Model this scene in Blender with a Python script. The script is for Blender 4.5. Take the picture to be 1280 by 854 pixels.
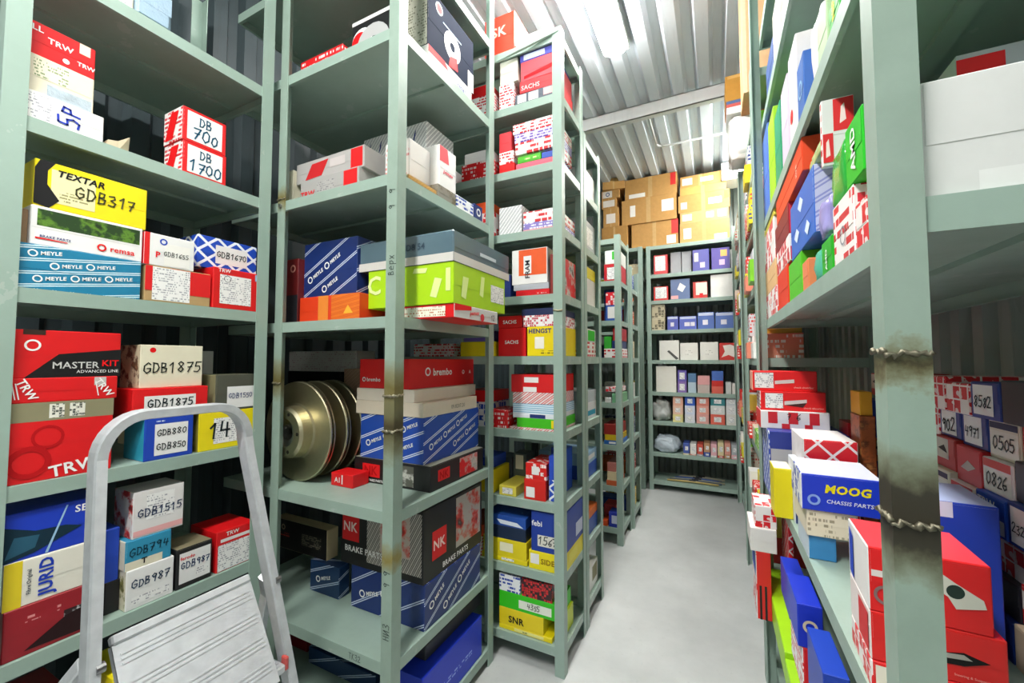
import bpy, bmesh, math, random
from mathutils import Vector, Matrix
random.seed(7)
SC = bpy.context.scene
for _o in list(bpy.data.objects): bpy.data.objects.remove(_o)
COL = SC.collection
# ---------------------------------------------------------------- camera, world, exposure
FPX, YAW, PITCH, EYE = 512.4, math.radians(26.4), math.radians(2.6), 1.5
cam_d = bpy.data.cameras.new('camera'); cam = bpy.data.objects.new('camera', cam_d); COL.objects.link(cam)
cam_d.sensor_width = 36; cam_d.lens = FPX / 1280 * 36; cam_d.clip_start = 0.01
cam.location = (0, 0, EYE); cam.rotation_euler = (math.pi / 2 + PITCH, 0, YAW)
SC.camera = cam
W = bpy.data.worlds.new('world'); SC.world = W; W.use_nodes = True
W.node_tree.nodes['Background'].inputs[0].default_value = (.75, .85, 1, 1)
W.node_tree.nodes['Background'].inputs[1].default_value = 0.06
SC.view_settings.view_transform = 'Standard'; SC.view_settings.look = 'None'
SC.view_settings.gamma = 1; SC.view_settings.use_curve_mapping = False
SC.view_settings.exposure = 2.0
LAMP_POWER = 17.0
# ---------------------------------------------------------------- measuring: a sight line of the photograph met with a real plane
_f = Vector((-math.sin(YAW) * math.cos(PITCH), math.cos(YAW) * math.cos(PITCH), math.sin(PITCH)))
_r = Vector((math.cos(YAW), math.sin(YAW), 0)); _u = _r.cross(_f)
def sight(px, py): return _r * ((px - 640) / FPX) + _u * ((427 - py) / FPX) + _f
def onx(px, py, X): d = sight(px, py); return d * (X / d.x) + Vector((0, 0, EYE))
def ony(px, py, Y): d = sight(px, py); return d * (Y / d.y) + Vector((0, 0, EYE))
# ---------------------------------------------------------------- materials
MATS = {}
def srgb(h):
    if isinstance(h, (tuple, list)): return (h[0], h[1], h[2], 1)
    v = [int(h[i:i + 2], 16) / 255 for i in (0, 2, 4)]
    return tuple((c / 12.92 if c <= .04045 else ((c + .055) / 1.055) ** 2.4) for c in v) + (1,)
class NT:
    def __init__(s, name):
        s.m = bpy.data.materials.new(name); s.m.use_nodes = True; s.t = s.m.node_tree
        s.b = s.t.nodes['Principled BSDF']
    def n(s, typ, **kw):
        nd = s.t.nodes.new(typ)
        for k, v in kw.items():
            if k.startswith('i'): nd.inputs[int(k[1:])].default_value = v
            else: setattr(nd, k, v)
        return nd
    def l(s, a, b): s.t.links.new(a, b)
    def math(s, op, a, b=None, c=None):
        nd = s.n('ShaderNodeMath', operation=op)
        for i, v in enumerate((a, b, c)):
            if v is None: continue
            if isinstance(v, (int, float)): nd.inputs[i].default_value = v
            else: s.l(v, nd.inputs[i])
        return nd.outputs[0]
    def mix(s, fac, a, b):
        nd = s.n('ShaderNodeMix', data_type='RGBA')
        for i, v in ((0, fac), (6, a), (7, b)):
            if isinstance(v, (int, float)): nd.inputs[i].default_value = v
            elif isinstance(v, tuple): nd.inputs[i].default_value = v
            else: s.l(v, nd.inputs[i])
        return nd.outputs[2]
    def uv(s):
        c = s.n('ShaderNodeTexCoord'); x = s.n('ShaderNodeSeparateXYZ'); s.l(c.outputs['UV'], x.inputs[0])
        return x.outputs[0], x.outputs[1], c.outputs['UV']
    def obj(s):
        c = s.n('ShaderNodeTexCoord'); return c.outputs['Object']
    def noise(s, vec, scale, detail=3, rough=.55):
        nd = s.n('ShaderNodeTexNoise'); nd.inputs['Scale'].default_value = scale
        nd.inputs['Detail'].default_value = detail; nd.inputs['Roughness'].default_value = rough
        if vec is not None: s.l(vec, nd.inputs['Vector'])
        return nd.outputs[0]
    def ramp(s, fac, stops, const=False):
        nd = s.n('ShaderNodeValToRGB'); r = nd.color_ramp
        if const: r.interpolation = 'CONSTANT'
        while len(r.elements) < len(stops): r.elements.new(.5)
        for e, (p, c) in zip(r.elements, stops): e.position = p; e.color = c
        s.l(fac, nd.inputs[0]); return nd.outputs[0]
    def out(s, col, rough=.45, metal=0., spec=.5):
        if isinstance(col, tuple): s.b.inputs['Base Color'].default_value = col
        else: s.l(col, s.b.inputs['Base Color'])
        if isinstance(rough, (int, float)): s.b.inputs['Roughness'].default_value = rough
        else: s.l(rough, s.b.inputs['Roughness'])
        s.b.inputs['Metallic'].default_value = metal
        s.b.inputs['Specular IOR Level'].default_value = spec
        return s.m
    def bump(s, h, strength=.3, dist=.002):
        b = s.n('ShaderNodeBump'); b.inputs['Strength'].default_value = strength; b.inputs['Distance'].default_value = dist
        s.l(h, b.inputs['Height']); s.l(b.outputs[0], s.b.inputs['Normal'])
def memo(fn):
    def g(*a):
        k = (fn.__name__,) + a
        if k not in MATS: MATS[k] = fn(*a)
        return MATS[k]
    return g
@memo
def plain(h, rough=.42):                              # printed or coated card with faint wear
    t = NT('card_' + h); n = t.noise(t.obj(), 18, 4)
    c = srgb(h); d = tuple(x * .82 for x in c[:3]) + (1,)
    return t.out(t.mix(t.math('MULTIPLY', n, .7), c, d), rough, 0, .5 if rough < .7 else .12)
@memo
def diag(bg, fg, period=.05, width=.12, ang=20.):     # paired diagonal lines
    t = NT('diagonal_lines'); u, v, _ = t.uv(); a = math.radians(ang)
    s = t.math('SUBTRACT', t.math('MULTIPLY', v, math.cos(a)), t.math('MULTIPLY', u, math.sin(a)))
    f = t.math('FRACT', t.math('DIVIDE', s, period))
    l1 = t.math('LESS_THAN', f, width / 2)
    l2 = t.math('MULTIPLY', t.math('GREATER_THAN', f, width), t.math('LESS_THAN', f, width * 1.5))
    w = t.math('MAXIMUM', l1, l2)
    n = t.noise(t.obj(), 14, 3); b = srgb(bg); b2 = tuple(x * .8 for x in b[:3]) + (1,)
    return t.out(t.mix(w, t.mix(n, b, b2), srgb(fg)), .4)
@memo
def lattice(bg, fg, period=.05, width=.14, ang=45.):  # diamonds
    t = NT('diamond_lattice'); u, v, _ = t.uv(); w = None
    for sg in (1, -1):
        a = math.radians(ang)
        s = t.math('ADD', t.math('MULTIPLY', v, math.cos(a)), t.math('MULTIPLY', u, math.sin(a) * sg))
        l = t.math('LESS_THAN', t.math('FRACT', t.math('DIVIDE', s, period)), width)
        w = l if w is None else t.math('MAXIMUM', w, l)
    return t.out(t.mix(w, srgb(bg), srgb(fg)), .4)
@memo
def checks(c1, c2, size=.04, thr=.5):                 # scattered square blocks of print
    t = NT('block_print'); u, v, _ = t.uv()
    fu = t.math('FLOOR', t.math('DIVIDE', u, size)); fv = t.math('FLOOR', t.math('DIVIDE', v, size))
    c = t.n('ShaderNodeCombineXYZ'); t.l(fu, c.inputs[0]); t.l(fv, c.inputs[1])
    wn = t.n('ShaderNodeTexWhiteNoise', noise_dimensions='2D'); t.l(c.outputs[0], wn.inputs['Vector'])
    gu = t.math('ABSOLUTE', t.math('SUBTRACT', t.math('FRACT', t.math('DIVIDE', u, size)), .5))
    gv = t.math('ABSOLUTE', t.math('SUBTRACT', t.math('FRACT', t.math('DIVIDE', v, size)), .5))
    ins = t.math('LESS_THAN', t.math('MAXIMUM', gu, gv), .44)
    m = t.math('MULTIPLY', t.math('GREATER_THAN', wn.outputs[0], 1 - thr), ins)
    n = t.noise(t.uv()[2], 1.1 / size, 2)
    k = t.math('MULTIPLY', m, t.math('SUBTRACT', 1, t.math('MULTIPLY', t.math('GREATER_THAN', n, .56), .8)))
    return t.out(t.mix(k, srgb(c1), srgb(c2)), .42)
@memo
def script(bg, fg, row=.012, dens=.5):                # rows of small illegible print
    t = NT('row_print'); u, v, _ = t.uv()
    f = t.math('FRACT', t.math('DIVIDE', v, row)); r = t.math('FLOOR', t.math('DIVIDE', v, row))
    c = t.n('ShaderNodeCombineXYZ'); t.l(t.math('MULTIPLY', u, 2.2 / row), c.inputs[0]); t.l(t.math('MULTIPLY', r, 7.3), c.inputs[1])
    n = t.n('ShaderNodeTexNoise', noise_dimensions='2D'); n.inputs['Scale'].default_value = 1; n.inputs['Detail'].default_value = 1
    t.l(c.outputs[0], n.inputs['Vector'])
    c2 = t.n('ShaderNodeCombineXYZ'); t.l(t.math('MULTIPLY', u, .3 / row), c2.inputs[0]); t.l(t.math('MULTIPLY', r, 3.1), c2.inputs[1])
    n2 = t.n('ShaderNodeTexNoise', noise_dimensions='2D'); n2.inputs['Scale'].default_value = 1; t.l(c2.outputs[0], n2.inputs['Vector'])
    m = t.math('MULTIPLY', t.math('LESS_THAN', f, .55), t.math('GREATER_THAN', n.outputs[0], 1 - dens))
    m = t.math('MULTIPLY', m, t.math('GREATER_THAN', n2.outputs[0], .45))
    return t.out(t.mix(m, srgb(bg), srgb(fg)), .42)
@memo
def patches(c1, c2, c3, a=.05, b=.03):                # packaging in a few solid fields
    t = NT('field_print'); u, v, _ = t.uv()
    fu = t.math('FLOOR', t.math('DIVIDE', u, a)); fv = t.math('FLOOR', t.math('DIVIDE', v, b))
    c = t.n('ShaderNodeCombineXYZ'); t.l(fu, c.inputs[0]); t.l(fv, c.inputs[1])
    wn = t.n('ShaderNodeTexWhiteNoise', noise_dimensions='2D'); t.l(c.outputs[0], wn.inputs['Vector'])
    return t.out(t.ramp(wn.outputs[0], [(0, srgb(c1)), (.45, srgb(c2)), (.75, srgb(c3))], True), .42)
@memo
def photo_print(bg, c1, c2, scale=9.):                # a printed product picture: soft blobs
    t = NT('picture_print'); n = t.noise(t.uv()[2], scale, 4, .6)
    return t.out(t.ramp(n, [(0, srgb(bg)), (.48, srgb(bg)), (.56, srgb(c1)), (.66, srgb(c2)), (.75, srgb(bg))]), .4)
@memo
def kraft(h='c9975a'):
    t = NT('kraft_card'); n = t.noise(t.obj(), 30, 5); c = srgb(h); d = tuple(x * .75 for x in c[:3]) + (1,)
    return t.out(t.mix(n, c, d), .75, 0, .2)
@memo
def paint(h='9db4a9', wear=.35):                      # grey-green enamelled rack steel, scuffed and dusty
    t = NT('rack_enamel'); o = t.obj(); n = t.noise(o, 9, 6, .65); n2 = t.noise(o, 120, 2)
    c = srgb(h); d = srgb('889c8e'); e = srgb('b4bfb7')
    col = t.mix(t.math('MULTIPLY', n, wear * 2), c, d)
    col = t.mix(t.math('MULTIPLY', t.math('GREATER_THAN', t.noise(o, 5, 5, .7), .62), .45), col, e)
    t.bump(n2, .15, .001)
    return t.out(col, t.math('ADD', .32, t.math('MULTIPLY', n, .25)))
def scorched(name, zs, h='9db1a5', low=.10, high=.14):    # enamel burnt by welding: heat stains at set heights on the steel
    t = NT(name); c = t.n('ShaderNodeTexCoord'); x = t.n('ShaderNodeSeparateXYZ'); t.l(c.outputs['Object'], x.inputs[0])
    n = t.noise(c.outputs['Object'], 14, 5, .65); col = t.mix(n, srgb(h), srgb('84998b'))
    z = t.math('ADD', x.outputs[2], t.math('MULTIPLY', t.math('SUBTRACT', n, .5), .10))
    for z0, dark, ext in zs:
        d = t.math('DIVIDE', t.math('ABSOLUTE', t.math('SUBTRACT', z, z0)), ext)
        k = t.math('SUBTRACT', 1, t.math('MINIMUM', d, 1)); k = t.math('POWER', k, .8)
        col = t.mix(t.math('MULTIPLY', k, .9), col, srgb('86752a'))
        k2 = t.math('MINIMUM', t.math('MULTIPLY', t.math('POWER', k, 1.6), dark * 1.7), .95)
        col = t.mix(k2, col, srgb('2a2620'))
    return t.out(col, .5)
@memo
def metal(h='c8ccd0', rough=.35):
    t = NT('metal'); n = t.noise(t.obj(), 25, 4); c = srgb(h); d = tuple(x * .75 for x in c[:3]) + (1,)
    return t.out(t.mix(n, c, d), t.math('ADD', rough, t.math('MULTIPLY', n, .15)), 1.)
@memo
def film(h='d8e4ee', alpha=.35, rough=.15):           # thin plastic film
    t = NT('plastic_film'); n = t.noise(t.obj(), 22, 5, .6); t.bump(n, .9, .01)
    t.b.inputs['Alpha'].default_value = alpha
    return t.out(srgb(h), rough)
@memo
def ink(h): 
    t = NT('ink_' + h); return t.out(srgb(h), .6, 0, .2)
PAINT = paint()
# ---------------------------------------------------------------- mesh helpers
def mesh_obj(name, bm, mats, parent=None, kind=None, smooth=False):
    me = bpy.data.meshes.new(name); bm.to_mesh(me); bm.free()
    for m in (mats if isinstance(mats, (list, tuple)) else [mats]): me.materials.append(m)
    if smooth:
        for p in me.polygons: p.use_smooth = True
    o = bpy.data.objects.new(name, me); COL.objects.link(o)
    if parent is not None: o.parent = parent
    if kind: o['kind'] = kind
    return o
def empty(name, loc=(0, 0, 0), rz=0):
    o = bpy.data.objects.new(name, None); COL.objects.link(o); o.location = loc; o.rotation_euler = (0, 0, rz)
    o.empty_display_size = .05; return o
def tag(o, label, cat, group=None):
    o['label'] = label; o['category'] = cat
    if group: o['group'] = group
    return o
def abox(bm, x0, x1, y0, y1, z0, z1, mi=0, bev=0):
    vs = [bm.verts.new((x, y, z)) for z in (z0, z1) for y in (y0, y1) for x in (x0, x1)]
    fs = []
    for q in ((0, 2, 3, 1), (4, 5, 7, 6), (0, 1, 5, 4), (2, 6, 7, 3), (0, 4, 6, 2), (1, 3, 7, 5)):
        f = bm.faces.new([vs[i] for i in q]); f.material_index = mi; fs.append(f)
    if bev: bmesh.ops.bevel(bm, geom=list({e for f in fs for e in f.edges}), offset=bev, segments=1, affect='EDGES', profile=.5)
    return fs
def tube(bm, pts, rad, n=10, flat=1., cap=True):
    pts = [Vector(p) for p in pts]; rings = []
    for i, p in enumerate(pts):
        d = (pts[min(i + 1, len(pts) - 1)] - pts[max(i - 1, 0)]).normalized()
        a = Vector((1, 0, 0)) if abs(d.x) < .9 else Vector((0, 1, 0))
        s = d.cross(a).normalized(); w = s.cross(d).normalized()
        rr = rad[i] if isinstance(rad, (list, tuple)) else rad
        rings.append([bm.verts.new(p + s * math.cos(2 * math.pi * k / n) * rr + w * math.sin(2 * math.pi * k / n) * rr * flat) for k in range(n)])
    for a, b in zip(rings, rings[1:]):
        for k in range(n): bm.faces.new((a[k], a[(k + 1) % n], b[(k + 1) % n], b[k]))
    if cap: bm.faces.new(rings[0][::-1]); bm.faces.new(rings[-1])
def lathe(bm, prof, n=48, mi=0):
    rings = []
    for r, z in prof:
        rings.append([bm.verts.new((r * math.cos(2 * math.pi * k / n), r * math.sin(2 * math.pi * k / n), z)) for k in range(n)])
    for a, b in zip(rings, rings[1:]):
        for k in range(n):
            f = bm.faces.new((a[k], a[(k + 1) % n], b[(k + 1) % n], b[k])); f.material_index = mi
# ---------------------------------------------------------------- the room
XW0, XW1, YW0, YW1, ZC = -2.36, .70, -1.7, 5.62, 3.72
def concrete():
    t = NT('concrete_floor'); o = t.obj(); n = t.noise(o, 2.2, 8, .62); n2 = t.noise(o, 40, 4, .7); n3 = t.noise(o, .9, 4)
    c = t.ramp(n, [(.25, srgb('a6a9a8')), (.5, srgb('b9bbba')), (.75, srgb('cacccb'))])
    c = t.mix(t.math('MULTIPLY', t.math('GREATER_THAN', n2, .63), .35), c, srgb('a3a7a6'))
    c = t.mix(t.math('MULTIPLY', n3, .35), c, srgb('b8c0be')); t.bump(n2, .12, .002)
    return t.out(c, t.math('ADD', .35, t.math('MULTIPLY', n, .3)))
def sheet(name, h, dirt):
    t = NT(name); o = t.obj(); n = t.noise(o, 3, 6, .6)
    mp = t.n('ShaderNodeMapping'); t.l(o, mp.inputs[0]); mp.inputs['Scale'].default_value = (14, 1.2, 1.2) if name[0] == 'c' else (1.2, 14, 1.2) if name[0] == 'w' else (14, 1, .7)
    s = t.noise(mp.outputs[0], 1.5, 4)
    c = t.mix(t.math('MULTIPLY', n, .6), srgb(h), srgb(dirt)); c = t.mix(t.math('MULTIPLY', t.math('GREATER_THAN', s, .58), .3), c, srgb(dirt))
    return t.out(c, .5, 0.)
def corrugated(name, mat, length, width, frame, period=.16, depth=.035):
    """trapezoid profile; u runs across the ribs, v along them, frame maps (u, v, depth) to the room"""
    bm = bmesh.new(); us = []; u = 0
    while u < width:
        for du, d in ((0, 0), (.42, 0), (.56, 1), (.86, 1)):
            if u + du * period <= width: us.append((u + du * period, d * depth))
        u += period
    us.append((width, 0)); prev = None
    for q, d in us:
        a, b = bm.verts.new(frame(q, 0, d)), bm.verts.new(frame(q, length, d))
        if prev: bm.faces.new((prev[0], a, b, prev[1]))
        prev = (a, b)
    bmesh.ops.recalc_face_normals(bm, faces=bm.faces[:])
    return mesh_obj(name, bm, mat, kind='structure')
bm = bmesh.new(); abox(bm, XW0 - .1, XW1 + .1, YW0 - .1, YW1 + .1, -.1, 0); mesh_obj('floor', bm, concrete(), kind='structure')
CW, CL = XW1 - XW0, YW1 - YW0
steel_c = sheet('ceiling_sheet', 'ccd3da', 'b2bac3'); steel_w = sheet('wall_sheet', 'b3bab6', '868e88'); steel_b = sheet('back_sheet', 'aab2ae', '7c847f')
corrugated('ceiling', steel_c, CL, CW, lambda u, v, d: (XW0 + u, YW0 + v, ZC + d), .19, .05)
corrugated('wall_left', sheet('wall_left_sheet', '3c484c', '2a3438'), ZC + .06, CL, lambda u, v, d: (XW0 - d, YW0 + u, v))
corrugated('wall_right', steel_w, ZC + .06, CL, lambda u, v, d: (XW1 + d, YW0 + u, v), .13)
corrugated('wall_back', steel_b, ZC + .06, CW, lambda u, v, d: (XW0 + u, YW1 + d, v), .13)
corrugated('wall_front', steel_b, ZC + .06, CW, lambda u, v, d: (XW0 + u, YW0 - d, v), .13)
# ceiling girder: C channel across the room
bm = bmesh.new(); yb = 3.60
abox(bm, XW0, XW1, yb, yb + .006, ZC - .115, ZC); abox(bm, XW0, XW1, yb, yb + .06, ZC - .115, ZC - .109); abox(bm, XW0, XW1, yb, yb + .06, ZC - .006, ZC)
mesh_obj('trim_1', bm, sheet('girder_paint', 'd5d6d6', 'bfc3c4'), kind='structure')
bm = bmesh.new(); p = [(-.50, 3.66, ZC - .02), (-.50, 4.30, ZC - .02)]
for k in range(6):
    a = k / 5 * math.pi / 2; p.append((-.50 + .09 * (1 - math.cos(a)), 4.30 + .09 * math.sin(a), ZC - .02))
p += [(.60, 4.39, ZC - .02)]; tube(bm, p, .011, 8)
tag(mesh_obj('conduit_pipe', bm, plain('cfd2d2', .35), smooth=True), 'thin pale conduit pipe bent along the corrugated ceiling', 'pipe')
def lamp(x, y0, y1, label, power):
    r = empty('ceiling_lamp', (x, (y0 + y1) / 2, ZC)); h = (y1 - y0) / 2
    bm = bmesh.new(); abox(bm, -.09, .09, -h - .01, h + .01, -.045, 0, 0, .006); mesh_obj('housing', bm, plain('e6e8e8', .4), r)
    bm = bmesh.new(); n = 12; rings = []
    for yy, k in ((-h, .2), (-h + .004, .5), (-h + .014, .78), (-h + .03, .94), (-h + .05, 1), (h - .05, 1), (h - .03, .94), (h - .014, .78), (h - .004, .5), (h, .2)):
        rings.append([bm.verts.new((.085 * k * math.cos(math.pi * j / n), yy, -.045 - .05 * k * math.sin(math.pi * j / n))) for j in range(n + 1)])
    for p, q in zip(rings, rings[1:]):
        for j in range(n): bm.faces.new((p[j], p[j + 1], q[j + 1], q[j]))
    bm.faces.new(rings[0]); bm.faces.new(rings[-1][::-1])
    t = NT('lamp_glow'); t.b.inputs['Emission Color'].default_value = (1, .985, .95, 1); t.b.inputs['Emission Strength'].default_value = power
    mesh_obj('diffuser', bm, t.out((.9, .9, .9, 1), .4), r, smooth=True)
    tag(r, label, 'lamp', None)
lamp(-.585, 1.36, 2.84, 'twin tube batten lamp on the ceiling in front of the girder', LAMP_POWER * 1.5)
lamp(.36, 3.9, 5.1, 'twin tube batten lamp on the ceiling beyond the girder', LAMP_POWER * 1.4)
lamp(-.75, -1.2, .3, 'twin tube batten lamp on the ceiling by the entrance', LAMP_POWER * 2.0)
# ---------------------------------------------------------------- shelving racks
PW, PT = .048, .004
def post_bm(sx, sy, h, w=PW):
    bm = bmesh.new(); t = PT
    a, b = sorted((0, sx * w)); c, d = sorted((0, sy * t)); abox(bm, a, b, c, d, 0, h)
    a, b = sorted((0, sx * t)); c, d = sorted((sy * t, sy * w)); abox(bm, a, b, c, d, 0, h)
    return bm
def bead(parent, x0, x1, y, z, axis='x', n=9, r=.0045, mat=None, seed=1):
    rnd = random.Random(seed); bm = bmesh.new(); pts = []; rs = []
    for k in range(n):
        q = x0 + (x1 - x0) * k / (n - 1); j = rnd.uniform(-.003, .003)
        pts.append((q, y, z + j) if axis == 'x' else (y, q, z + j)); rs.append(r * rnd.uniform(.55, 1.4))
    tube(bm, pts, rs, 6)
    return mesh_obj('weld_bead', bm, mat or metal('8d8a80', .5), parent, smooth=True)
def shelf_bm(sx, sy, lip=.042):
    bm = bmesh.new(); t = .0022; g = .012
    abox(bm, 0, sx, 0, sy, -t, 0)
    abox(bm, 0, sx, 0, t, -lip, -t); abox(bm, 0, sx, sy - t, sy, -lip, -t)
    abox(bm, 0, t, t, sy - t, -lip, -t); abox(bm, sx - t, sx, t, sy - t, -lip, -t)
    abox(bm, 0, sx, t, g, -lip, -lip + t); abox(bm, 0, sx, sy - g, sy - t, -lip, -lip + t)
    abox(bm, t, g, g, sy - g, -lip, -lip + t); abox(bm, sx - g, sx - t, g, sy - g, -lip, -lip + t)
    if sx > sy: abox(bm, .02, sx - .02, sy / 2 - .02, sy / 2 + .02, -.014, -t)      # stiffener below the sheet
    else: abox(bm, sx / 2 - .02, sx / 2 + .02, .02, sy - .02, -.014, -t)
    return bm
SOLID = []          # (lo, hi) of everything already standing: cartons are kept clear of it
def solid(x0, x1, y0, y1, z0, z1): SOLID.append(((x0, y0, z0), (x1, y1, z1)))
def rack(label, x0, x1, y0, y1, levels, h, fo=0, mats=None, group=None, skip=(), PW=.048):
    r = empty('shelving_rack', (x0, y0, 0)); sx, sy = x1 - x0, y1 - y0; posts = {}
    for k, (cx, cy, ux, uy) in {'a': (-PT - fo, -PT, 1, 1), 'b': (sx + PT, -PT, -1, 1), 'c': (-PT - fo, sy + PT, 1, -1), 'd': (sx + PT, sy + PT, -1, -1)}.items():
        if k in skip: continue
        p = mesh_obj('post', post_bm(ux, uy, h, PW), (mats or {}).get(k, PAINT), r); p.location = (cx, cy, 0); posts[k] = p
        gx, gy = x0 + cx, y0 + cy
        for wx, wy in ((PW, PT), (PT, PW)): solid(*sorted((gx, gx + ux * wx)), *sorted((gy, gy + uy * wy)), 0, h)
    me = None
    for z in levels:
        if me is None:
            s = mesh_obj('shelf', shelf_bm(sx, sy), PAINT, r); me = s.data
        else:
            s = bpy.data.objects.new('shelf', me); COL.objects.link(s); s.parent = r
        s.location = (0, 0, z); solid(x0, x1, y0, y1, z - .042, z)
    tag(r, label, 'shelving rack', group); return r, posts
LZ = [.20, .69, 1.16, 1.70, 2.18, 2.66]
AZ = [.08, .437, .958, 1.66, 2.19, 2.75, 3.18]
BZ = [.13, .465, .80, 1.145, 1.52, 1.83, 2.165, 2.50, 2.85]
DZ = [.11, .43, .79, 1.13, 1.50, 1.85, 2.20, 2.51, 2.85]
RZ = [.10, .44, .95, 1.69, 2.16, 2.63, 3.05]
QZ = [.10, .52, .95, 1.51, 1.96, 2.34, 2.65, 2.95]
scA = scorched('scorched_corner_post', [(1.40, .25, .10), (1.26, .5, .14), (.80, .0, .05)])
scR = scorched('scorched_near_post', [(1.497, .5, .03), (1.318, 1.0, .085)])
scL = scorched('rusted_joint_post', [(1.42, .3, .10), (2.2, .2, .06)])
XL, XA, YA, YB, XB, YC, YD, XR, YR = -1.70, -1.03, 1.13, 1.90, -.67, 3.42, 5.05, .22, .634
rackL, pL = rack('green grey steel rack standing behind the aluminium stepladder', -2.28, XL, .35, 1.085, LZ, 3.3)
rackA, pA = rack('corner rack with bare brake discs and a marker-written post', -2.05, XA, YA, 1.85, AZ, 3.45, -.35, {'b': scA, 'a': scL})
rackB, pB = rack('tall rack with lime and yellow cartons on its lowest shelves', -1.72, XB, YB, 2.265, BZ + [3.165], 3.19)
rackB2, pB2 = rack('shorter rack standing back to back behind the yellow-carton rack', -1.72, XB, 2.285, 2.65, BZ[:8] + [2.82], 2.84)
rackC, pC = rack('narrow rack with a small blue carton on its lowest shelf', -1.72, -.70, YC, 3.80, BZ[:7] + [2.52], 2.55)
rackC2, pC2 = rack('low rack standing behind the one with the small blue carton', -1.72, -.68, 3.815, 4.2, BZ[:7], 2.36)
rackD, pD = rack('back rack at the end of the aisle under kraft cartons', -.715, .56, YD, 5.45, DZ, 2.855)
rackE, pE = rack('rack in the far corner beside the back rack, mostly hidden', -1.75, -.765, 5.02, 5.42, DZ, 2.855)
rackR, pR = rack('long rack with the scorched and welded front post', XR, .64, YR, 2.27, RZ, 3.3, .036, {'a': scR}, PW=.041)
rackR2, pR2 = rack('rack continuing the welded-post rack towards the back', XR, .64, 2.31, 3.55, QZ, 2.953, .036, PW=.041)
rackR3, pR3 = rack('farthest rack of the right-hand row next to the back rack', XR, .64, 3.60, 5.0, QZ, 2.953, .036, PW=.041)
for k, (po, z) in enumerate(((pA['b'], 1.37), (pA['b'], 1.245))):
    bead(po, -PW - .002, .002, -.002, z, 'x', 10, .005, metal('b9b39c', .45), k); bead(po, 0, PW, .002, z + .003, 'y', 8, .004, metal('b9b39c', .45), k + 9)
for k, z in enumerate((1.507, 1.312)):
    bead(pR['a'], -.002, .041, -.002, z, 'x', 14, .0034, metal('8f8a78', .5), k + 3); bead(pR['a'], -.002, .041, -.002, z + .004, 'y', 9, .003, metal('8f8a78', .5), k + 13)
for k, (po, z) in enumerate(((pA['a'], 1.40), (pA['a'], 2.20), (pA['d'], 1.35), (pA['d'], 1.17), (pB['b'], 1.745), (pB['d'], 1.33), (pB2['d'], 1.39))):
    sx = -1 if po in (pA['d'], pB['b'], pB['d'], pB2['d']) else 1
    bead(po, 0, sx * PW, (.002 if po in (pA['d'], pB['d'], pB2['d']) else -.002), z, 'x', 8, .004, metal('b0aa90', .5), k + 20)
bm = bmesh.new(); tube(bm, [(.70, -.03, 3.10), (1.04, 0, 3.17)], .008, 6); mesh_obj('tie_bar', bm, PAINT, rackB)
# ---------------------------------------------------------------- cartons: body, stickers, print and handwriting
C = dict(red='e3161b', blue='1b45b8', navy='1d3274', yel='f4df12', lime='b3de14', grn='2cc31c', org='f0561a', wht='f1f0ee', crm='e8e1c8',
         blk='1c1c1d', teal='1c7fa3', dred='8e1420', gry='a9aaa9', dgry='4a4d50', lbl='9cc3e2', pur='6b5db0', pnk='f2b3b2', cyn='35a7c8', brn='7a6a4c', tan='d8b98c', olv='8a8660')
def P(c, r=.42): return plain(C.get(c, c), r)
def unit_box(sx, sy, sz, bev):
    bm = bmesh.new(); fs = abox(bm, -sx / 2, sx / 2, -sy / 2, sy / 2, 0, sz, 0, bev); return bm
def face_of(n):
    ax = max(range(3), key=lambda i: abs(n[i])); return ('' if n[ax] > 0 else '-') + 'xyz'[ax]
def fuv(f, co, d):
    hx, hy, hz = d[0] / 2, d[1] / 2, d[2]
    if f == 'x': return co.y + hy, co.z
    if f == '-x': return hy - co.y, co.z
    if f == '-y': return co.x + hx, co.z
    if f == 'y': return hx - co.x, co.z
    return co.x + hx, co.y + hy
def fpos(f, u, v, n, d):
    hx, hy, hz = d[0] / 2, d[1] / 2, d[2]
    return {'x': (hx + n, u - hy, v), '-x': (-hx - n, hy - u, v), '-y': (u - hx, -hy - n, v), 'y': (hx - u, hy + n, v), 'z': (u - hx, v - hy, hz + n), '-z': (u - hx, hy - v, -n)}[f]
def fdim(f, d): return (d[1], d[2]) if f in ('x', '-x') else (d[0], d[2]) if f in ('y', '-y') else (d[0], d[1])
TXT = {}
def text_geo(s, bold=0., shear=0.):
    k = (s, bold, shear)
    if k not in TXT:
        cu = bpy.data.curves.new('t', 'FONT'); cu.body = s; cu.size = 1; cu.offset = bold; cu.shear = shear; cu.resolution_u = 2; cu.space_character = 1 + bold * 2
        o = bpy.data.objects.new('t', cu); COL.objects.link(o)
        dg = bpy.context.evaluated_depsgraph_get(); me = bpy.data.meshes.new_from_object(o.evaluated_get(dg))
        vs = [(v.co.x, v.co.y) for v in me.vertices]; fs = [tuple(p.vertices) for p in me.polygons]
        bpy.data.objects.remove(o); bpy.data.curves.remove(cu); bpy.data.meshes.remove(me)
        x0, x1 = min(v[0] for v in vs), max(v[0] for v in vs); y0, y1 = min(v[1] for v in vs), max(v[1] for v in vs)
        h = y1 - y0; TXT[k] = ([((x - (x0 + x1) / 2) / h, (y - (y0 + y1) / 2) / h) for x, y in vs], fs, (x1 - x0) / h)
    return TXT[k]
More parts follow.
